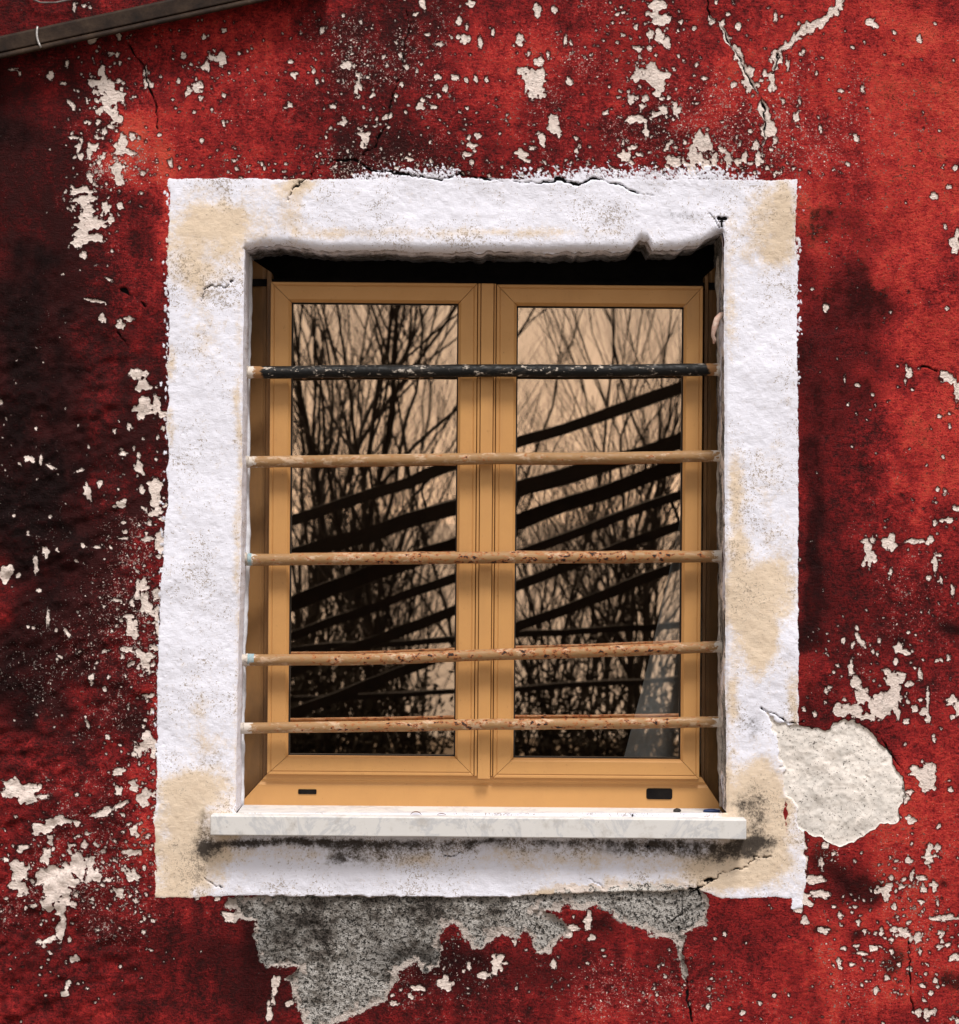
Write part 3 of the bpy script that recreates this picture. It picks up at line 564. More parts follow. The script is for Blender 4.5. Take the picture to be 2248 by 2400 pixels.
crack([(1662,497),(1675,512),(1690,540)], 1.0, 2); crack([(1692,515),(1692,540)], 1.8, 2)
for c in [(1686,511),(1694,513),(1700,512),(1692,521)]: stamp('crack', c[0], c[1], 6, 5, 0, .1)
stamp('crack', 1661, 2062, 11, 6, -10, .3); stamp('crack', 1620, 2083, 8, 4, 0, .4)
crack([(1440,2010),(1480,1990),(1530,1985),(1560,2010),(1600,1985),(1640,2000)], .8, 6)
crack([(1100,2000),(1040,2010),(1035,1985)], .7, 6); crack([r('O', 70, 1340), r('O', 130, 1380), r('O', 190, 1420)], 1.0)
crack([(1370,2050),(1400,2070),(1415,2085)], .8)

F_['mortar'] = np.where(PX < 1300, np.minimum(F_['mortar'], -F_['white'] * 6), F_['mortar'])
# ---- relief
sm = lambda v, a, b: (lambda t: t * t * (3 - 2 * t))(np.clip((v - a) / (b - a), 0, 1))
chip_m = sm(F_['chip'], -1.2, 1.2); mor_m = sm(F_['mortar'], -2, 4); pat_m = sm(F_['patch'], -1.5, 2.0); wh_m = sm(F_['white'], -2, 2) * (1 - pat_m); cr_m = sm(F_['crack'], -1.0, 1.0)
chip_m = chip_m * (1 - wh_m * .8)
depth = .010 * n200 + .004 * n80 + .0016 * n34 + .0010 * n16 + .0007 * n8
left = sm(PX, 420, 250) * sm(PY, 500, 900)
depth += left * (.012 * vnoise(PX * .8, PY, 60, 12) + .008 * vnoise(PX + .7 * PY, PY * 1.3, 30, 13) + .004 * vnoise(PX, PY, 14, 15))           # lumpy plaster on the left
depth += -.0016 * chip_m - .008 * mor_m * (1 - wh_m) + .0012 * wh_m * (1 - mor_m * .5)
depth += (mor_m * (1 - .7 * wh_m)) * (.0060 * n34 + .0042 * n11 + .0030 * n5)
depth += pat_m * (-.0042 + .0022 * n34 + .0012 * n11 + .0010 * n5 + .003 * n80)
depth += -.0055 * cr_m
edge_d = np.minimum.reduce([np.abs(PU - (Lf(VV))) + 1e3 * ((VV < Vv[j0]) | (VV > Vv[j1])), np.abs(PU - Rf(VV)) + 1e3 * ((VV < Vv[j0]) | (VV > Vv[j1]))])
depth += -.004 * sm(edge_d, 7, 0)
lint = np.where((UU >= U[i0]) & (UU <= U[i1]) & (VV <= Vv[j0] + 1), np.clip((Tf(UU) - PV) / 24.0, 0, 1), 1)
depth += -.020 * (1 - np.sqrt(np.clip(1 - (1 - lint) ** 2, 0, 1)))
far = sm(np.maximum(np.maximum(-45 - UU, UU - 2295), np.maximum(-45 - VV, VV - 2445)), 0, 400)
depth = depth * (1 - far) + far * .006 * n200
WY = -depth

ny, nx = PX.shape
quad = np.ones((ny - 1, nx - 1), bool); quad[j0:j1, i0:i1] = False
cen = lambda f: .25 * (f[:-1, :-1] + f[1:, :-1] + f[:-1, 1:] + f[1:, 1:])
cc = {k: cen(F_[k]) for k in ('chip', 'mortar', 'white', 'patch')}
part = np.zeros(quad.shape, int)                           # 0 red plaster
part[cc['white'] > 0] = 1
part[(cc['mortar'] > 0)] = 2
part[cc['patch'] > 0] = 3
chipface = (cc['chip'] > 0) & (part == 0) & quad
# group chip faces into connected patches, keep the big ones as parts
todo = set(zip(*np.nonzero(chipface))); comps = []
while todo:
    s0 = todo.pop(); stack = [s0]; comp = [s0]
    while stack:
        j, i = stack.pop()
        for q in ((j + 1, i), (j - 1, i), (j, i + 1), (j, i - 1)):
            if q in todo: todo.remove(q); stack.append(q); comp.append(q)
    if len(comp) >= 70: comps.append(comp)
comps.sort(key=len, reverse=True); comps = comps[:290]
for k, comp in enumerate(comps):
    a = np.array(comp); part[a[:, 0], a[:, 1]] = 10 + k
part[~quad] = -1

ATT = ('chip', 'mortar', 'white', 'beige', 'stain', 'tone', 'crack', 'speck', 'patch', 'soot_shade')
allco = np.stack([WX, WY, WZ], -1).reshape(-1, 3)
flat = {k: F_[k].ravel().astype(np.float32) for k in ATT}
vid = np.arange(ny * nx).reshape(ny, nx)
def sub_mesh(name, sel, parent):
    jj, ii = np.nonzero(sel)
    q = np.stack([vid[jj, ii], vid[jj + 1, ii], vid[jj + 1, ii + 1], vid[jj, ii + 1]], -1)
    used, inv = np.unique(q.ravel(), return_inverse=True)
    me = bpy.data.meshes.new(name); nf = len(jj)
    me.vertices.add(len(used)); me.vertices.foreach_set('co', allco[used].astype(np.float32).ravel())
    me.loops.add(nf * 4); me.loops.foreach_set('vertex_index', inv.astype(np.int32).ravel())
    me.polygons.add(nf); me.polygons.foreach_set('loop_start', np.arange(0, nf * 4, 4, dtype=np.int32))
    me.polygons.foreach_set('use_smooth', np.ones(nf, bool))
    for k in ATT:
        a = me.attributes.new(k, 'FLOAT', 'POINT'); a.data.foreach_set('value', flat[k][used])
    me.update(calc_edges=True); me.validate()
    return link(name, me, M['wall'], parent)
wall = empty('house_wall', (0, 0, 0)); tag(wall, 'flaking red plastered house wall with a white painted band round the window', 'wall')
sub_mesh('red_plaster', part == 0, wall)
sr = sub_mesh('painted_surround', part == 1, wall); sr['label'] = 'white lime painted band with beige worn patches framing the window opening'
o = sub_mesh('bare_mortar', part == 2, wall); o['label'] = 'grey bare mortar where plaster fell away below the band'
o = sub_mesh('bare_render', part == 3, wall); o['label'] = 'large cream patch of bare render beside the band corner'
for k in range(len(comps)): sub_mesh('paint_chip', part == 10 + k, wall)

# ---- reveals: the hole's rim taken back into the wall
def reveal(name, idx, inward, stain, wob_amp, white=30.0, beige=.1, y_end=.30):
    pts = allco[idx]; rows = [0, .004, .012, .03, .055, .085, .12, .17, .24, y_end]
    V = []; m = len(pts)
    tpar = np.arange(m) * 2.5
    for k, dpt in enumerate(rows):
        off = wob_amp * (vnoise(tpar, np.full(m, dpt / S), 46, 5) + .5 * vnoise(tpar, np.full(m, dpt / S), 18, 6)) * (0 if k == 0 else 1)
        for i in range(m):
            p = pts[i]; y = p[1] if k == 0 else max(p[1] + .001 * k, dpt + (p[1] if k < 3 else 0))
            V.append((p[0] + inward[0] * off[i], y, p[2] + inward[1] * off[i]))
    Fc = [(k * m + i, k * m + i + 1, (k + 1) * m + i + 1, (k + 1) * m + i) for k in range(len(rows) - 1) for i in range(m - 1)]
    me = mesh(name, V, Fc); c = len(V); vv = np.array(V)
    vals = dict(chip=FAR, mortar=FAR, white=white, beige=beige, stain=stain, tone=.3, crack=FAR, speck=0, patch=FAR, soot_shade=stain)
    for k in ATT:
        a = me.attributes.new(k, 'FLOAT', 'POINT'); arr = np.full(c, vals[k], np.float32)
        if k == 'soot_shade': arr = (arr * (.8 + .9 * vnoise(vv[:, 2] / S, vv[:, 1] / S * 2, 60, 7) + .5 * vnoise(vv[:, 0] / S, vv[:, 2] / S, 25, 2))).astype(np.float32)
        if k == 'white' and name == 'jamb_reveal' and stain > .3: arr = (arr * 0 + 6 + 34 * vnoise(vv[:, 2] / S, vv[:, 1] / S * 1.5, 55, 11)).astype(np.float32)
        if k == 'mortar' and name == 'jamb_reveal' and stain > .3: arr = (10 + 40 * vnoise(vv[:, 2] / S, vv[:, 1] / S, 90, 14)).astype(np.float32)
        a.data.foreach_set('value', arr)
    return link(name, me, M['wall'], wall, True)
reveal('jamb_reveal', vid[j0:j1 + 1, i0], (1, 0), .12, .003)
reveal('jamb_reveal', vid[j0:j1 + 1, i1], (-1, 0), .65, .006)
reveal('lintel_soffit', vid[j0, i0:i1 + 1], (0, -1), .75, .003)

# ------------------------------------------------------------------ dark room behind the window
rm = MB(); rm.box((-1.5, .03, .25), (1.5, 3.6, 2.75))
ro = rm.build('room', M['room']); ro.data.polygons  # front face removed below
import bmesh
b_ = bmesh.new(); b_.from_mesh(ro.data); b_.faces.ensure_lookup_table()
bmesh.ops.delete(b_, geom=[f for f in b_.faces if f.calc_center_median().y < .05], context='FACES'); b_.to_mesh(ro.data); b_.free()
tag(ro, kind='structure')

# ------------------------------------------------------------------ window
YF = .150
def X(px, d): return P(px, 1243, d).x
def Z(py, d): return P(1124, py, d).z
base = P(1124, 1897, YF)
window = empty('window', (base.x, YF, base.z)); tag(window, 'tan framed double casement window behind five bars in the white painted band', 'window')

def put(name, me, mat, parent, root, smooth=False, bevel=0):
    o = bpy.data.objects.new(name, me); COL.objects.link(o); me.materials.append(mat); o.parent = parent
    me.name = name
    if parent is root: o.matrix_parent_inverse = Matrix.Translation(Vector(root.location)).inverted()
    if smooth: me.polygons.foreach_set('use_smooth', [True] * len(me.polygons))
    if bevel:
        m = o.modifiers.new('bevel', 'BEVEL'); m.width = bevel; m.segments = 2; m.limit_method = 'ANGLE'; m.angle_limit = .6
    return o

def frame_side(outer, inner, side, prof, gap=.0005):
    """one mitred member; rect = (x0, z0, x1, z1); prof = [(t, y)] from outer to inner edge"""
    def corner(rc, k): return {'bl': (rc[0], rc[1]), 'br': (rc[2], rc[1]), 'tr': (rc[2], rc[3]), 'tl': (rc[0], rc[3])}[k]
    a, b = {'left': ('bl', 'tl'), 'right': ('tr', 'br'), 'top': ('tl', 'tr'), 'bottom': ('br', 'bl')}[side]
    V = []
    for t, y in prof:
        for k, sgn in ((a, 1), (b, -1)):
            o_, i_ = corner(outer, k), corner(inner, k)
            p = [o_[0] + (i_[0] - o_[0]) * t, o_[1] + (i_[1] - o_[1]) * t]
            e = Vector((corner(outer, b)[0] - corner(outer, a)[0], corner(outer, b)[1] - corner(outer, a)[1])).normalized()
            p[0] += e.x * gap * sgn; p[1] += e.y * gap * sgn
            V.append((p[0], y, p[1]))
    Fc = [(2 * k, 2 * k + 1, 2 * k + 3, 2 * k + 2) for k in range(len(prof) - 1)]
    n_ = len(prof)
    Fc.append(tuple(2 * k for k in range(n_))); Fc.append(tuple(2 * k + 1 for k in range(n_ - 1, -1, -1)))
    return mesh('m', V, Fc)

# outer frame
oR = (X(556, YF), Z(1901, YF), X(1706, YF), Z(590, YF)); iR = (X(630, YF), Z(1818, YF), X(1650, YF), Z(640, YF))
prof = [(0, YF + .06), (0, YF), (.70, YF), (.78, YF + .003), (.82, YF + .003), (.86, YF - .001), (1, YF - .001), (1, YF + .06)]
profs = [(0, YF + .09), (0, YF + .052), (.70, YF + .034), (.78, YF + .036), (.82, YF + .036), (.86, YF + .026), (1, YF + .026), (1, YF + .08)]
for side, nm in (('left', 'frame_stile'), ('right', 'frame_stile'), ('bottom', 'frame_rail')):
    put(nm, frame_side(oR, iR, side, prof if side == 'bottom' else profs), M['frame'] if side == 'bottom' else M['frame_shaded'], window, window, False, .0008)
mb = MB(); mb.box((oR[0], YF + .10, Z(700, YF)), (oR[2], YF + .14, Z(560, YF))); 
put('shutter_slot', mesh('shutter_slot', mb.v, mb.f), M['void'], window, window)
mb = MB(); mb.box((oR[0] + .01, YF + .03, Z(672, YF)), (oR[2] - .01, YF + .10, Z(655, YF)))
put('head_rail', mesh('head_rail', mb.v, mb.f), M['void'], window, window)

def casement(l, rr, t, b, gl, gr, gt, gb):
    d = YF - .014
    o = (X(l, d), Z(b, d), X(rr, d), Z(t, d)); i = (X(gl, d), Z(gb, d), X(gr, d), Z(gt, d))
    g = MB(); yy = d + .026
    w_ = .003
    for a in ((i[0], i[1], i[0] + w_, i[3]), (i[2] - w_, i[1], i[2], i[3]), (i[0] + w_, i[3] - w_, i[2] - w_, i[3]), (i[0] + w_, i[1], i[2] - w_, i[1] + w_)):
        g.box((a[0], yy - .006, a[1]), (a[2], yy + .002, a[3]))
    c = put('casement', mesh('casement', g.v, g.f), M['rubber'], window, window)
    pf = [(0, d + .05), (0, d + .002), (.02, d), (.14, d), (.16, d + .0018), (.19, d + .0018), (.21, d), (.86, d), (1, d + .007), (1, d + .05)]
    for side, nm in (('left', 'stile'), ('right', 'stile'), ('top', 'rail'), ('bottom', 'rail')):
        put(nm, frame_side(o, i, side, pf), M['frame'], c, window, False, .0006)
    pane = mesh('pane', [(i[0] - .006, yy, i[1] - .006), (i[2] + .006, yy, i[1] - .006), (i[2] + .006, yy, i[3] + .006), (i[0] - .006, yy, i[3] + .006)], [(0, 1, 2, 3)])
    put('pane', pane, M['glass'], c, window)
    return c
casement(630, 1115, 664, 1819, 678.5, 1071, 711, 1775)
casement(1160, 1644, 666, 1823, 1207.5, 1600, 715, 1777)
# meeting stile cover between the casements
d = YF - .020; mb = MB()
x0, x1, z0, z1 = X(1124, d), X(1153, d), Z(1826, d), Z(664, d)
mb.box((x0, d, z0), (x1, d + .03, z1)); put('cover_strip', mesh('cover_strip', mb.v, mb.f), M['frame'], window, window, False, .0015)
mb = MB(); mb.box((X(1116.5, d), d + .004, z0 + .006), (x0 - .0012, d + .05, z1)); put('cover_lip', mesh('cover_lip', mb.v, mb.f), M['frame'], window, window, False, .001)
mb = MB(); mb.box((x1 + .0012, d + .007, z0 + .006), (X(1158.5, d), d + .05, z1)); put('cover_lip', mesh('cover_lip', mb.v, mb.f), M['frame'], window, window, False, .001)
# drain slots in the bottom rail
def slot(x0, x1, y0, y1, rad, name, label):
    a, b = P(x0, y1, YF), P(x1, y0, YF); pts = []
    for cx_, cz_, a0 in ((b.x - rad, b.z - rad, 0), (a.x + rad, b.z - rad, 90), (a.x + rad, a.z + rad, 180), (b.x - rad, a.z + rad, 270)):
        for k in range(5):
            t = math.radians(a0 + 22.5 * k); pts.append((cx_ + rad * math.cos(t), cz_ + rad * math.sin(t)))
    m = len(pts); V = [(x, YF - .0015, z) for x, z in pts] + [(x, YF + .002, z) for x, z in pts]
    Fc = [tuple(range(m))] + [(k, (k + 1) % m, m + (k + 1) % m, m + k) for k in range(m)]
    o = put(name, mesh(name, V, Fc), M['void'], window, window); o['label'] = label
slot(699, 742, 1850, 1861, .002, 'drain_slot', 'thin black drain slot in the bottom rail')
slot(1515, 1576, 1848, 1873, .005, 'drain_slot', 'wider rounded black drain slot in the bottom rail')
# sealant beads down both sides
for px, w0, seed, mt in ((571, .006, 1, 'sealant'), (1692, .007, 7, 'mortar')):
    pts, rad = [], []
    for k in range(90):
        py = 600 + 1290 * k / 89
        pts.append(P((Lf(py) + 12 if px < 1000 else Rf(py) - 9) + 2.0 * vnoise(np.array(py), np.array(seed * 5.0), 60, seed), py, YF - .006))
        rad.append(w0 * (.55 + 1.1 * max(0, .5 + float(vnoise(np.array(py), np.array(seed * 3.0), 75, seed + 1)) + .5 * float(vnoise(np.array(py), np.array(1.0), 17, seed)))))
    mb = MB(); mb.tube(pts, rad, 7); put('sealant_bead', mesh('sealant_bead', mb.v, mb.f), M[mt], window, window, True)

# ------------------------------------------------------------------ curtain inside
def curtain():
    d = YF + .06; V, Fc = [], []; nxx, nzz = 26, 40
    for j in range(nzz + 1):
        py = 1170 + (1800 - 1170) * j / nzz
        xl = np.interp(py, [1170, 1240, 1400, 1600, 1800], [1598, 1590, 1556, 1508, 1456])
        for i in range(nxx + 1):
            t = i / nxx; px = xl + (1640 - xl) * t
            p = P(px, py, d + .012 * math.sin(t * 9 + py * .004) * (1 - .5 * j / nzz) + .02 * t); V.append(p)
    for j in range(nzz):
        for i in range(nxx):
            a = j * (nxx + 1) + i; Fc.append((a, a + 1, a + nxx + 2, a + nxx + 1))
    o = link('curtain', mesh('curtain', V, Fc), M['curtain'], None, True)
    m = o.modifiers.new('thick', 'SOLIDIFY'); m.thickness = .0015
    tag(o, 'grey white curtain drawn aside behind the lower corner of the right pane', 'curtain')
curtain()

# ------------------------------------------------------------------ marble sill
ys, yb = -.050, YF + .008
a, b = P(493, 1914, ys), P(1750, 1919, ys); zt = (a.z + b.z) / 2; zb = zt - 46 * S
xl, xr = P(Lf(1890) + 1, 1890, .0).x, P(Rf(1890) - 1, 1890, .0).x
nsg = 150
front = [(a.x + (b.x - a.x) * q / nsg, ys) for q in range(nsg + 1)]
outline = front + [(b.x, .012), (xr, .012), (xr, yb), (xl, yb), (xl, .012), (a.x, .012)]
m_ = len(outline)
nick = lambda x, s_: .0005 * float(vnoise(np.array(x / S), np.array(s_), 60, 3)) + .0045 * max(0., float(vnoise(np.array(x / S), np.array(s_ + 40), 16, 5)) - .33)
V = [(x, y + (nick(x, 2.) if y == ys else 0), zb + (nick(x, 7.) if y == ys else 0)) for x, y in outline] + [(x, y + (nick(x, 4.) if y == ys else 0), zt + (.002 if y > .05 else 0) - (nick(x, 30.) if y == ys else 0)) for x, y in outline]
Fc = [tuple(range(m_ - 1, -1, -1)), tuple(range(m_, 2 * m_))] + [(k, (k + 1) % m_, m_ + (k + 1) % m_, m_ + k) for k in range(m_)]
sill = link('window_sill', mesh('window_sill', V, Fc), M['marble']); tag(sill, 'white grey veined marble sill slab jutting out under the window', 'sill')
bv = sill.modifiers.new('bevel', 'BEVEL'); bv.width = .0022; bv.segments = 2; bv.limit_method = 'ANGLE'

# ------------------------------------------------------------------ bars
YB = .108
BARS = [(872, 867, 15, 'bar_black', .0, 'black sooted iron bar with peeling paint, topmost across the window'),
        (1082, 1070, 13.8, 'bar', .0, 'smooth tan painted iron bar, second from the top across the window'),
        (1311, 1305, 14.2, 'bar', 1.0, 'rust spotted tan iron bar, middle one of the five across the window'),
        (1546, 1516, 13.6, 'bar', .9, 'bent rusty tan iron bar rising to the right, fourth from the top'),
        (1706, 1693, 13.2, 'bar', .9, 'rusty tan iron bar lowest across the window just above the sill')]
def bar(k, yl, yr, rad, mt, rust, label):
    root = empty('window_bar', P(1130, (yl + yr) / 2, YB)); tag(root, label, 'bar', 'iron bars across the window')
    xl_, xr_ = 560, 1708; n_ = 70; pts, rd = [], []
    for q in range(n_ + 1):
        t = q / n_; px = xl_ + (xr_ - xl_) * t
        s_ = t * t * (3 - 2 * t) if k == 3 else t
        if k == 3: s_ = max(0, (t - .22) / .78) ** 1.15
        py = yl + (yr - yl) * s_ + 3.0 * float(vnoise(np.array(px), np.array(k * 50.0), 260, 2)) + 1.0 * float(vnoise(np.array(px), np.array(k * 50.0), 60, 3))
        pts.append(P(px, py, YB + .004 * math.sin(t * 3 + k)))
        rd.append(rad * S * (1 + .07 * float(vnoise(np.array(px), np.array(k * 9.0), 30, 6))))
    mb = MB(); mb.tube(pts, rd, 16)
    me = mesh('rod', mb.v, mb.f)
    e = me.attributes.new('endfade', 'FLOAT', 'POINT'); ru = me.attributes.new('rust', 'FLOAT', 'POINT')
    ev, rv = [], []
    for v in me.vertices:
        px = (v.co.x) / S + CX
        ev.append(max(0, 1 - min(px - 578, 1690 - px) / (50 if mt == 'bar_black' else 45)) if min(px - 578, 1690 - px) > -30 else 1)
        rv.append(rust * (.25 + .75 * min(1, max(0, (px - 640) / 260)) * min(1, max(.3, (1720 - px) / 200))))
    e.data.foreach_set('value', ev); ru.data.foreach_set('value', rv)
    put('rod', me, M[mt], root, root, True)
    for side in (0, 1):          # lumps of mortar that hold the ends
        px = (577 if k < 4 else 572) if side == 0 else 1689
        py = yl if side == 0 else yr
        c0 = P(px, py, YB); V, Fc = [], []; nu, nv = 12, 8
        for a_ in range(nv + 1):
            ph = math.pi * a_ / nv
            for c_ in range(nu):
                th = 2 * math.pi * c_ / nu
                rr = rad * S * (1.08 + .8 * float(vnoise(np.array(a_ * 3.1 + k * 7), np.array(c_ * 2.7 + side * 40.0), 3.0, 4)))
                V.append((c0.x + .55 * rr * math.cos(ph), c0.y + rr * math.sin(ph) * math.cos(th), c0.z + rr * math.sin(ph) * math.sin(th)))
        for a_ in range(nv):
            for c_ in range(nu):
                Fc.append((a_ * nu + c_, a_ * nu + (c_ + 1) % nu, (a_ + 1) * nu + (c_ + 1) % nu, (a_ + 1) * nu + c_))
        put('mortar_collar', mesh('mortar_collar', V, Fc), M['mortar'], root, root, True)
    if k in (2, 3):              # remains of pale blue paint
        c0 = P(585, yl, YB); mb2 = MB(); mb2.tube([P(581, yl, YB), P(590 + 6 * (k == 3), yl, YB)], rad * S * 1.04, 16, False)
        put('blue_paint', mesh('blue_paint', mb2.v, mb2.f), BLUEP, root, root, True)
BLUEP = mat_simple('pale_blue_paint', (.16, .33, .40), (.42, .44, .42), 160, .6, .002)
for k, q in enumerate(BARS): bar(k, *q)

# ------------------------------------------------------------------ sloping duct in the upper corner
duct = empty('metal_duct', P(200, 65, -.02)); tag(duct, 'grimy brown metal duct sloping across the top left corner of the wall', 'duct')
def duct_part(name, offs, mat, x0=-420, x1=760, bevel=.002):
    """extrude an offset profile [(down px, y)] along the duct's slope"""
    V, Fc = [], []; m = len(offs); nseg = 24
    for q in range(nseg + 1):
        px = x0 + (x1 - x0) * q / nseg; py = 84 - .2175 * px
        for dn, y in offs: V.append(P(px + dn * .212, py + dn + .6 * float(vnoise(np.array(px), np.array(dn), 120, 2)), y))
    for q in range(nseg):
        for k in range(m): Fc.append((q * m + k, q * m + (k + 1) % m, (q + 1) * m + (k + 1) % m, (q + 1) * m + k))
    Fc.append(tuple(range(m))); Fc.append(tuple(nseg * m + k for k in range(m - 1, -1, -1)))
    return put(name, mesh(name, V, Fc), mat, duct, duct, False, bevel)
duct_part('channel', [(0, .004), (0, -.036), (3, -.040), (36, -.042), (38, -.039), (38, .004)], M['duct'])
duct_part('lower_lip', [(39, .004), (39, -.046), (42, -.052), (49, -.052), (52, -.047), (52, .004)], M['duct'])
for px in (88, -180, 620):
    mb = MB(); q0 = 84 - .2175 * px; pts = []
    for t in range(9):
        a_ = t / 8; pts.append(P(px + 8 * a_ - 10 * math.sin(a_ * math.pi) * .5, q0 - 3 + 50 * a_, -.043 - .004 * math.sin(a_ * math.pi) - .010 * a_ ** 3))
    mb.tube(pts, .0026, 8); put('clip', mesh('clip', mb.v, mb.f), M['steel'], duct, duct, True)
mb = MB(); mb.tube([P(px, py, y) for px, py, y in ((55, -60, -.004), (68, -22, -.012), (76, -2, -.014), (95, 6, -.014), (130, 6, -.014), (165, -1, -.012), (190, -20, -.008), (205, -60, -.004))], .0022, 8)
wr = mb.build('wire', M['wire'], None, True); tag(wr, 'thin grey wire looping down above the sloping duct', 'wire')

# ------------------------------------------------------------------ bits lying on the sill and hanging by the jamb
def curl(name, x, py, length, wid, mat, label, cat, turn=2.4, yaw=0.0):
    c0 = P(x, py, -.012); V, Fc = [], []
    nA_, nB_ = 9, 4
    for i in range(nA_):
        a_ = -turn / 2 + turn * i / (nA_ - 1)
        for j in range(nB_):
            t = j / (nB_ - 1) - .5; w_ = wid * (1 - (abs(i / (nA_ - 1) - .5) * 2) ** 2 * .8)
            lx = length / 2 * math.sin(a_) / math.sin(turn / 2); lz = length * .42 * (math.cos(a_) - math.cos(turn / 2)); ly = t * w_
            V.append((c0.x + lx * math.cos(yaw) - ly * math.sin(yaw), c0.y + lx * math.sin(yaw) + ly * math.cos(yaw), zt + .0012 + lz))
    for i in range(nA_ - 1):
        for j in range(nB_ - 1): Fc.append((i * nB_ + j, i * nB_ + j + 1, (i + 1) * nB_ + j + 1, (i + 1) * nB_ + j))
    o = link(name, mesh(name, V, Fc), mat, None, True); m = o.modifiers.new('thick', 'SOLIDIFY'); m.thickness = .0008
    tag(o, label, cat); return o
curl('dry_leaf', 975, 1912, .022, .010, M['leaf'], 'curled reddish brown dry leaf on the sill, left of the dark one', 'leaf')
curl('dry_leaf', 1035, 1914, .018, .008, M['leaf'], 'small dark flat dry leaf on the sill front edge', 'leaf', 1.6)
def lump(name, px, y, rx, ry, rz, mat, label, cat, seed=1):
    c0 = P(px, 1900, y); V, Fc = [], []; nu, nv = 14, 8
    for a_ in range(nv + 1):
        ph = math.pi * a_ / nv
        for c_ in range(nu):
            th = 2 * math.pi * c_ / nu; k = 1 + .35 * float(vnoise(np.array(a_ * 2.0 + seed * 9), np.array(c_ * 1.7), 3.0, seed))
            V.append((c0.x + rx * k * math.sin(ph) * math.cos(th), c0.y + ry * k * math.sin(ph) * math.sin(th), zt + rz * .9 + rz * k * math.cos(ph)))
    for a_ in range(nv):
        for c_ in range(nu): Fc.append((a_ * nu + c_, a_ * nu + (c_ + 1) % nu, (a_ + 1) * nu + (c_ + 1) % nu, (a_ + 1) * nu + c_))
    o = link(name, mesh(name, V, Fc), mat, None, True); tag(o, label, cat); return o
lump('pebble', 1587, .085, .0085, .007, .0045, M['pebble'], 'round dark pebble on the sill near the blue scrap', 'pebble', 2)
lump('plastic_scrap', 1668, .085, .020, .008, .0040, M['blue'], 'dark blue plastic scrap on the sill by the right jamb', 'scrap', 3)
lump('stone_crumb', 1483, -.005, .0022, .002, .0028, M['pebble'], 'tiny dark crumb upright on the sill below the wide drain slot', 'crumb', 4)
lump('stone_crumb', 1198, .0, .0015, .0015, .001, M['pebble'], 'tiny crumb on the sill right of the dry leaves', 'crumb', 5)
# curled flake peeling off the right jamb
mb = MB(); fp = [(1700, 735, .03), (1690, 738, .028), (1681, 748, .026), (1675, 768, .024), (1671, 786, .026), (1675, 796, .03), (1673, 806, .03)]
mb.tube([P(*q) for q in fp], [.004, .006, .007, .0065, .004, .0045, .002], 8)
o = mb.build('paint_flake', M['flake'], None, True); tag(o, 'curled pinkish paint flake hanging from the right jamb above the black bar', 'paint flake')

# ------------------------------------------------------------------ behind the camera: what the panes mirror
YG = YF + .012
def RF(px, py, t):
    """point at distance t in front of the wall that the glass shows at this pixel"""
    k = S * (D + t + 2 * YG) / D
    dx, dz = (px - CX) * k, -(py - CY) * k
    return Vector((dx * ct - dz * st, -t, dx * st + dz * ct + CZ))
frame_ = empty('timber_frame', (0, -8.2, 0)); tag(frame_, 'black leaning timber beams of a derelict pergola mirrored in the panes', 'pergola')
BE = [((685, 1222), (1600, 908), 7.6, 28), ((685, 1303), (1600, 1034), 8.0, 38), ((685, 1412), (1600, 1086), 8.2, 38), ((685, 1492), (1600, 1158), 8.5, 22), ((685, 1575), (1600, 1228), 8.8, 24),
      ((685, 1672), (1600, 1322), 9.1, 24), ((685, 1522), (1600, 1462), 9.3, 15), ((685, 1640), (1600, 1592), 9.6, 12)]
for p0, p1, t, th in BE:
    mb = MB(); a, b = RF(*p0, t), RF(*p1, t)
    th = th * S * (D + t) / D; dd = (b - a); a, b = a - dd * .2, b + dd * .2
    nb = 14; V, Fc = [], []
    dn = dd.normalized(); sd2 = Vector((0, 1, 0)); up = dn.cross(sd2).normalized()
    for q in range(nb + 1):
        p = a + (b - a) * q / nb + up * random.uniform(-.006, .006)
        for e in ((-1, -1), (1, -1), (1, 1), (-1, 1)): V.append(p + sd2 * e[0] * .05 + up * e[1] * th / 2 * random.uniform(.86, 1.12))
    for q in range(nb):
        for k in range(4): Fc.append((q * 4 + k, q * 4 + (k + 1) % 4, q * 4 + 4 + (k + 1) % 4, q * 4 + 4 + k))
    Fc.append((0, 1, 2, 3)); Fc.append(tuple(nb * 4 + k for k in (3, 2, 1, 0)))
    put('beam', mesh('beam', V, Fc), M['timber'], frame_, frame_)
xs_ = [RF(520, 1300, 8)[0] - .25, RF(1760, 1300, 8)[0] + .2]
for x, h in ((xs_[0], 1.9), (xs_[1], 3.2)):
    for y in (-7.6, -9.7):
        mb = MB(); mb.box((x - .06, y - .06, -.05), (x + .06, y + .06, h)); put('post', mesh('post', mb.v, mb.f), M['timber'], frame_, frame_, False, .004)
    mb = MB(); mb.box((x - .05, -9.9, h - .12), (x + .05, -7.4, h)); put('cross_piece', mesh('cross_piece', mb.v, mb.f), M['timber'], frame_, frame_, False, .004)
    for zc in (.75, 1.25, 1.75, 2.3, 2.8):
        if zc < h - .2:
            mb = MB(); mb.box((x - .045, -9.9, zc - .05), (x + .045, -7.4, zc + .05)); put('cross_piece', mesh('cross_piece', mb.v, mb.f), M['timber'], frame_, frame_, False, .004)
mb = MB(); mb.tube([RF(px, py, 7.6) for px, py in ((1000, 1108), (1003, 1122), (996, 1132), (990, 1150), (993, 1165), (999, 1180), (1000, 1200), (1001, 1225))], .0065, 6)
put('wire', mesh('wire', mb.v, mb.f), M['timber'], frame_, frame_, True)

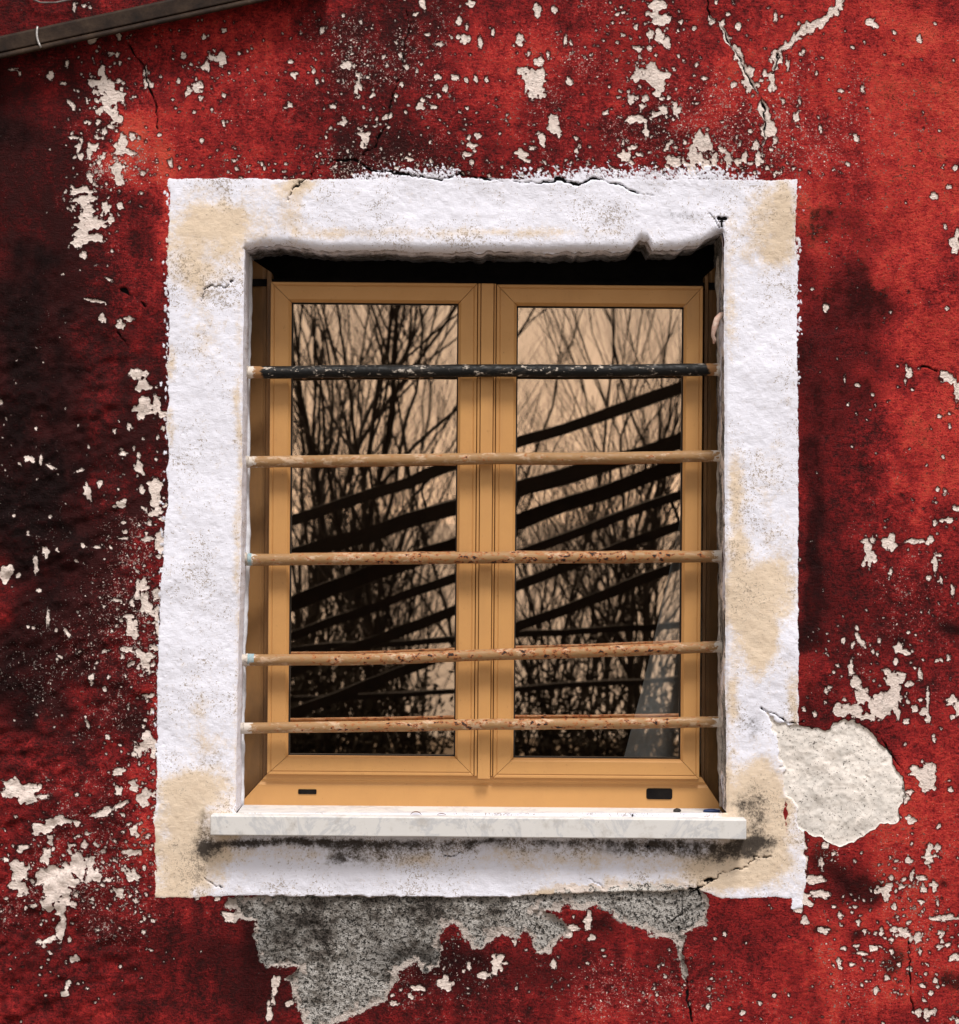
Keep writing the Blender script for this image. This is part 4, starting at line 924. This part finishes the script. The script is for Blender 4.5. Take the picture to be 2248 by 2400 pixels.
def bare_tree(name, px, t, height, r0, label, seed, spread=.5, levels=4, forks=3, kind_='tree', z0=None, stems=1):
    rd = random.Random(seed); p = RF(px, 1200, t); gz = -.10 * max(0, t - 15) - .03
    base_ = Vector((p.x, -t, gz)); root = empty(name, base_); tag(root, label, kind_, 'bare trees and shrubs behind the camera')
    tr, cr = MB(), MB()
    def grow(p, d, L, rr, lev):
        n_ = max(3, int(L / .22) + 2) if lev < 2 else (4 if lev < 4 else 3)
        pts, rads = [p.copy()], [rr]; q = p.copy(); dr = d.copy()
        for k in range(n_):
            dr = (dr + Vector((rd.gauss(0, .10), rd.gauss(0, .10), rd.gauss(.05, .06)))).normalized()
            q = q + dr * L / n_; pts.append(q.copy()); rads.append(rr * (1 - .62 * (k + 1) / n_))
        (tr if lev == 0 else cr).tube(pts, rads, 6 if lev == 0 else (5 if lev == 1 else 3), False)
        if lev >= levels: return
        nch = int(forks + (lev == 0) * 8 + rd.random() * 2)
        for c in range(nch):
            k = rd.randint(1 if lev else max(1, n_ // 6), n_); pk = pts[k]; dk = (pts[min(k + 1, n_)] - pts[k - 1]).normalized()
            ax = Vector((rd.gauss(0, 1), rd.gauss(0, 1), rd.gauss(0, .3))).normalized()
            nd = (dk + ax * (spread + rd.random() * .35) + Vector((0, 0, .22))).normalized()
            grow(pk, nd, L * rd.uniform(.42, .66), rads[k] * rd.uniform(.5, .72), lev + 1)
    for s_ in range(stems):
        a_ = rd.uniform(0, 6.28); o_ = .10 * (stems > 1)
        grow(base_ + Vector((math.cos(a_) * o_, math.sin(a_) * o_, -.03)), Vector((rd.gauss(0, .10 + .12 * (stems > 1)), rd.gauss(0, .1), 1)).normalized(), height * rd.uniform(.75, 1.0), r0 * rd.uniform(.7, 1.0), 0)
    put('trunk', mesh('trunk', tr.v, tr.f), M['bark'], root, root, True)
    put('crown', mesh('crown', cr.v, cr.f), M['bark'], root, root, True)
TREES = [(905, 11.0, 4.4, .034, 'bare tree with one straight dark stem mirrored in the left pane', 1, 1), (712, 11.6, 4.6, .032, 'bare tree with twin dark stems mirrored at the left pane edge', 2, 2),
         (775, 13.0, 3.6, .017, 'thin bare sapling mirrored between the two stems of the left pane', 3, 2), (1290, 14.0, 4.2, .020, 'slender bare tree mirrored left in the right pane', 5, 1),
         (1420, 12.0, 2.8, .022, 'low forking bare tree mirrored mid right pane', 6, 2), (1570, 12.6, 4.8, .036, 'leaning bare tree mirrored at the right edge of the right pane', 7, 1),
         (1500, 11.2, 2.6, .030, 'crooked bare tree with arching boughs mirrored low in the right pane', 21, 2), (1345, 15.5, 3.6, .024, 'pale far bare tree mirrored between beams in the right pane', 23, 2), (840, 15.0, 3.8, .026, 'far fine twigged bare tree mirrored in the left pane', 24, 2), (620, 15.0, 4.4, .030, 'far bare tree mirrored behind the left casement stile', 9, 2), (1120, 15.5, 4.0, .024, 'far bare tree mirrored behind the cover strip', 10, 2)]
for px, t, h, r0, lb, sd, ns in TREES: bare_tree('bare_tree', px, t, h, r0, lb, sd, .46, 5, 3, 'tree', None, ns)

for px, t, lb, sd in ((735, 12.2, 'many stemmed bare shrub mirrored low at the left of the left pane', 31), (960, 12.8, 'many stemmed bare shrub mirrored low near the cover strip', 32), (1250, 12.2, 'many stemmed bare shrub mirrored low at the left of the right pane', 33),
                      (1380, 13.2, 'many stemmed bare shrub mirrored low in the middle of the right pane', 34), (1530, 12.6, 'many stemmed bare shrub mirrored beside the curtain', 35), (840, 12.9, 'many stemmed bare shrub mirrored in the middle of the left pane', 36)):
    bare_tree('bare_shrub', px, t, 1.9, .013, lb, sd, .55, 3, 3, 'shrub', None, 7)

def bush(px, t, rx, h, nleaf, label, seed):
    rd = random.Random(seed); p = RF(px, 1200, t); gz = -.10 * max(0, t - 15) - .02
    root = empty('bush', (p.x, -t, gz)); tag(root, label, 'bush', 'dark bushes behind the camera')
    st_, lf = MB(), MB()
    tips = []
    for k in range(26):
        a_ = rd.uniform(0, 6.28); q = Vector((p.x + rd.gauss(0, .08), -t + rd.gauss(0, .08), gz)); pts = [q.copy()]
        dr = Vector((math.cos(a_) * rd.uniform(.1, .9) * rx / h, math.sin(a_) * .5, 1)).normalized(); L = h * rd.uniform(.5, 1.05)
        for s_ in range(5):
            dr = (dr + Vector((rd.gauss(0, .14), rd.gauss(0, .14), rd.gauss(0, .05)))).normalized(); q = q + dr * L / 5; pts.append(q.copy())
        st_.tube(pts, [.011, .009, .008, .006, .004, .002], 4, False); tips += pts[1:]
    put('stems', mesh('stems', st_.v, st_.f), M['bark'], root, root)
    for k in range(nleaf):
        c0 = rd.choice(tips) + Vector((rd.gauss(0, .11), rd.gauss(0, .11), rd.gauss(0, .09)))
        if c0.z < gz + .02: continue
        u = Vector((rd.gauss(0, 1), rd.gauss(0, 1), rd.gauss(0, 1))).normalized(); v = u.orthogonal().normalized(); s_ = rd.uniform(.015, .04)
        lf.add([c0 - u * s_, c0 + v * s_ * .45, c0 + u * s_, c0 - v * s_ * .45], [(0, 1, 2, 3)])
    put('foliage', mesh('foliage', lf.v, lf.f), M['bush'], root, root)
for q in [(700, 10.4, .6, 1.25, 1700, 'dense dark bush mirrored in the lower left pane corner', 1), (820, 10.8, .7, .95, 1100, 'dark bush mirrored low in the left pane centre', 2), (980, 11.5, .8, 0.75, 700, 'low open bush mirrored beside the cover strip', 3),
          (1260, 11.5, .8, .8, 900, 'low dark bush mirrored at the right pane corner', 4), (1400, 11.0, .8, .7, 900, 'low dark bush mirrored in the right pane centre', 5), (1540, 11.8, .8, .75, 800, 'low dark bush mirrored in front of the curtain', 6)]: bush(*q)
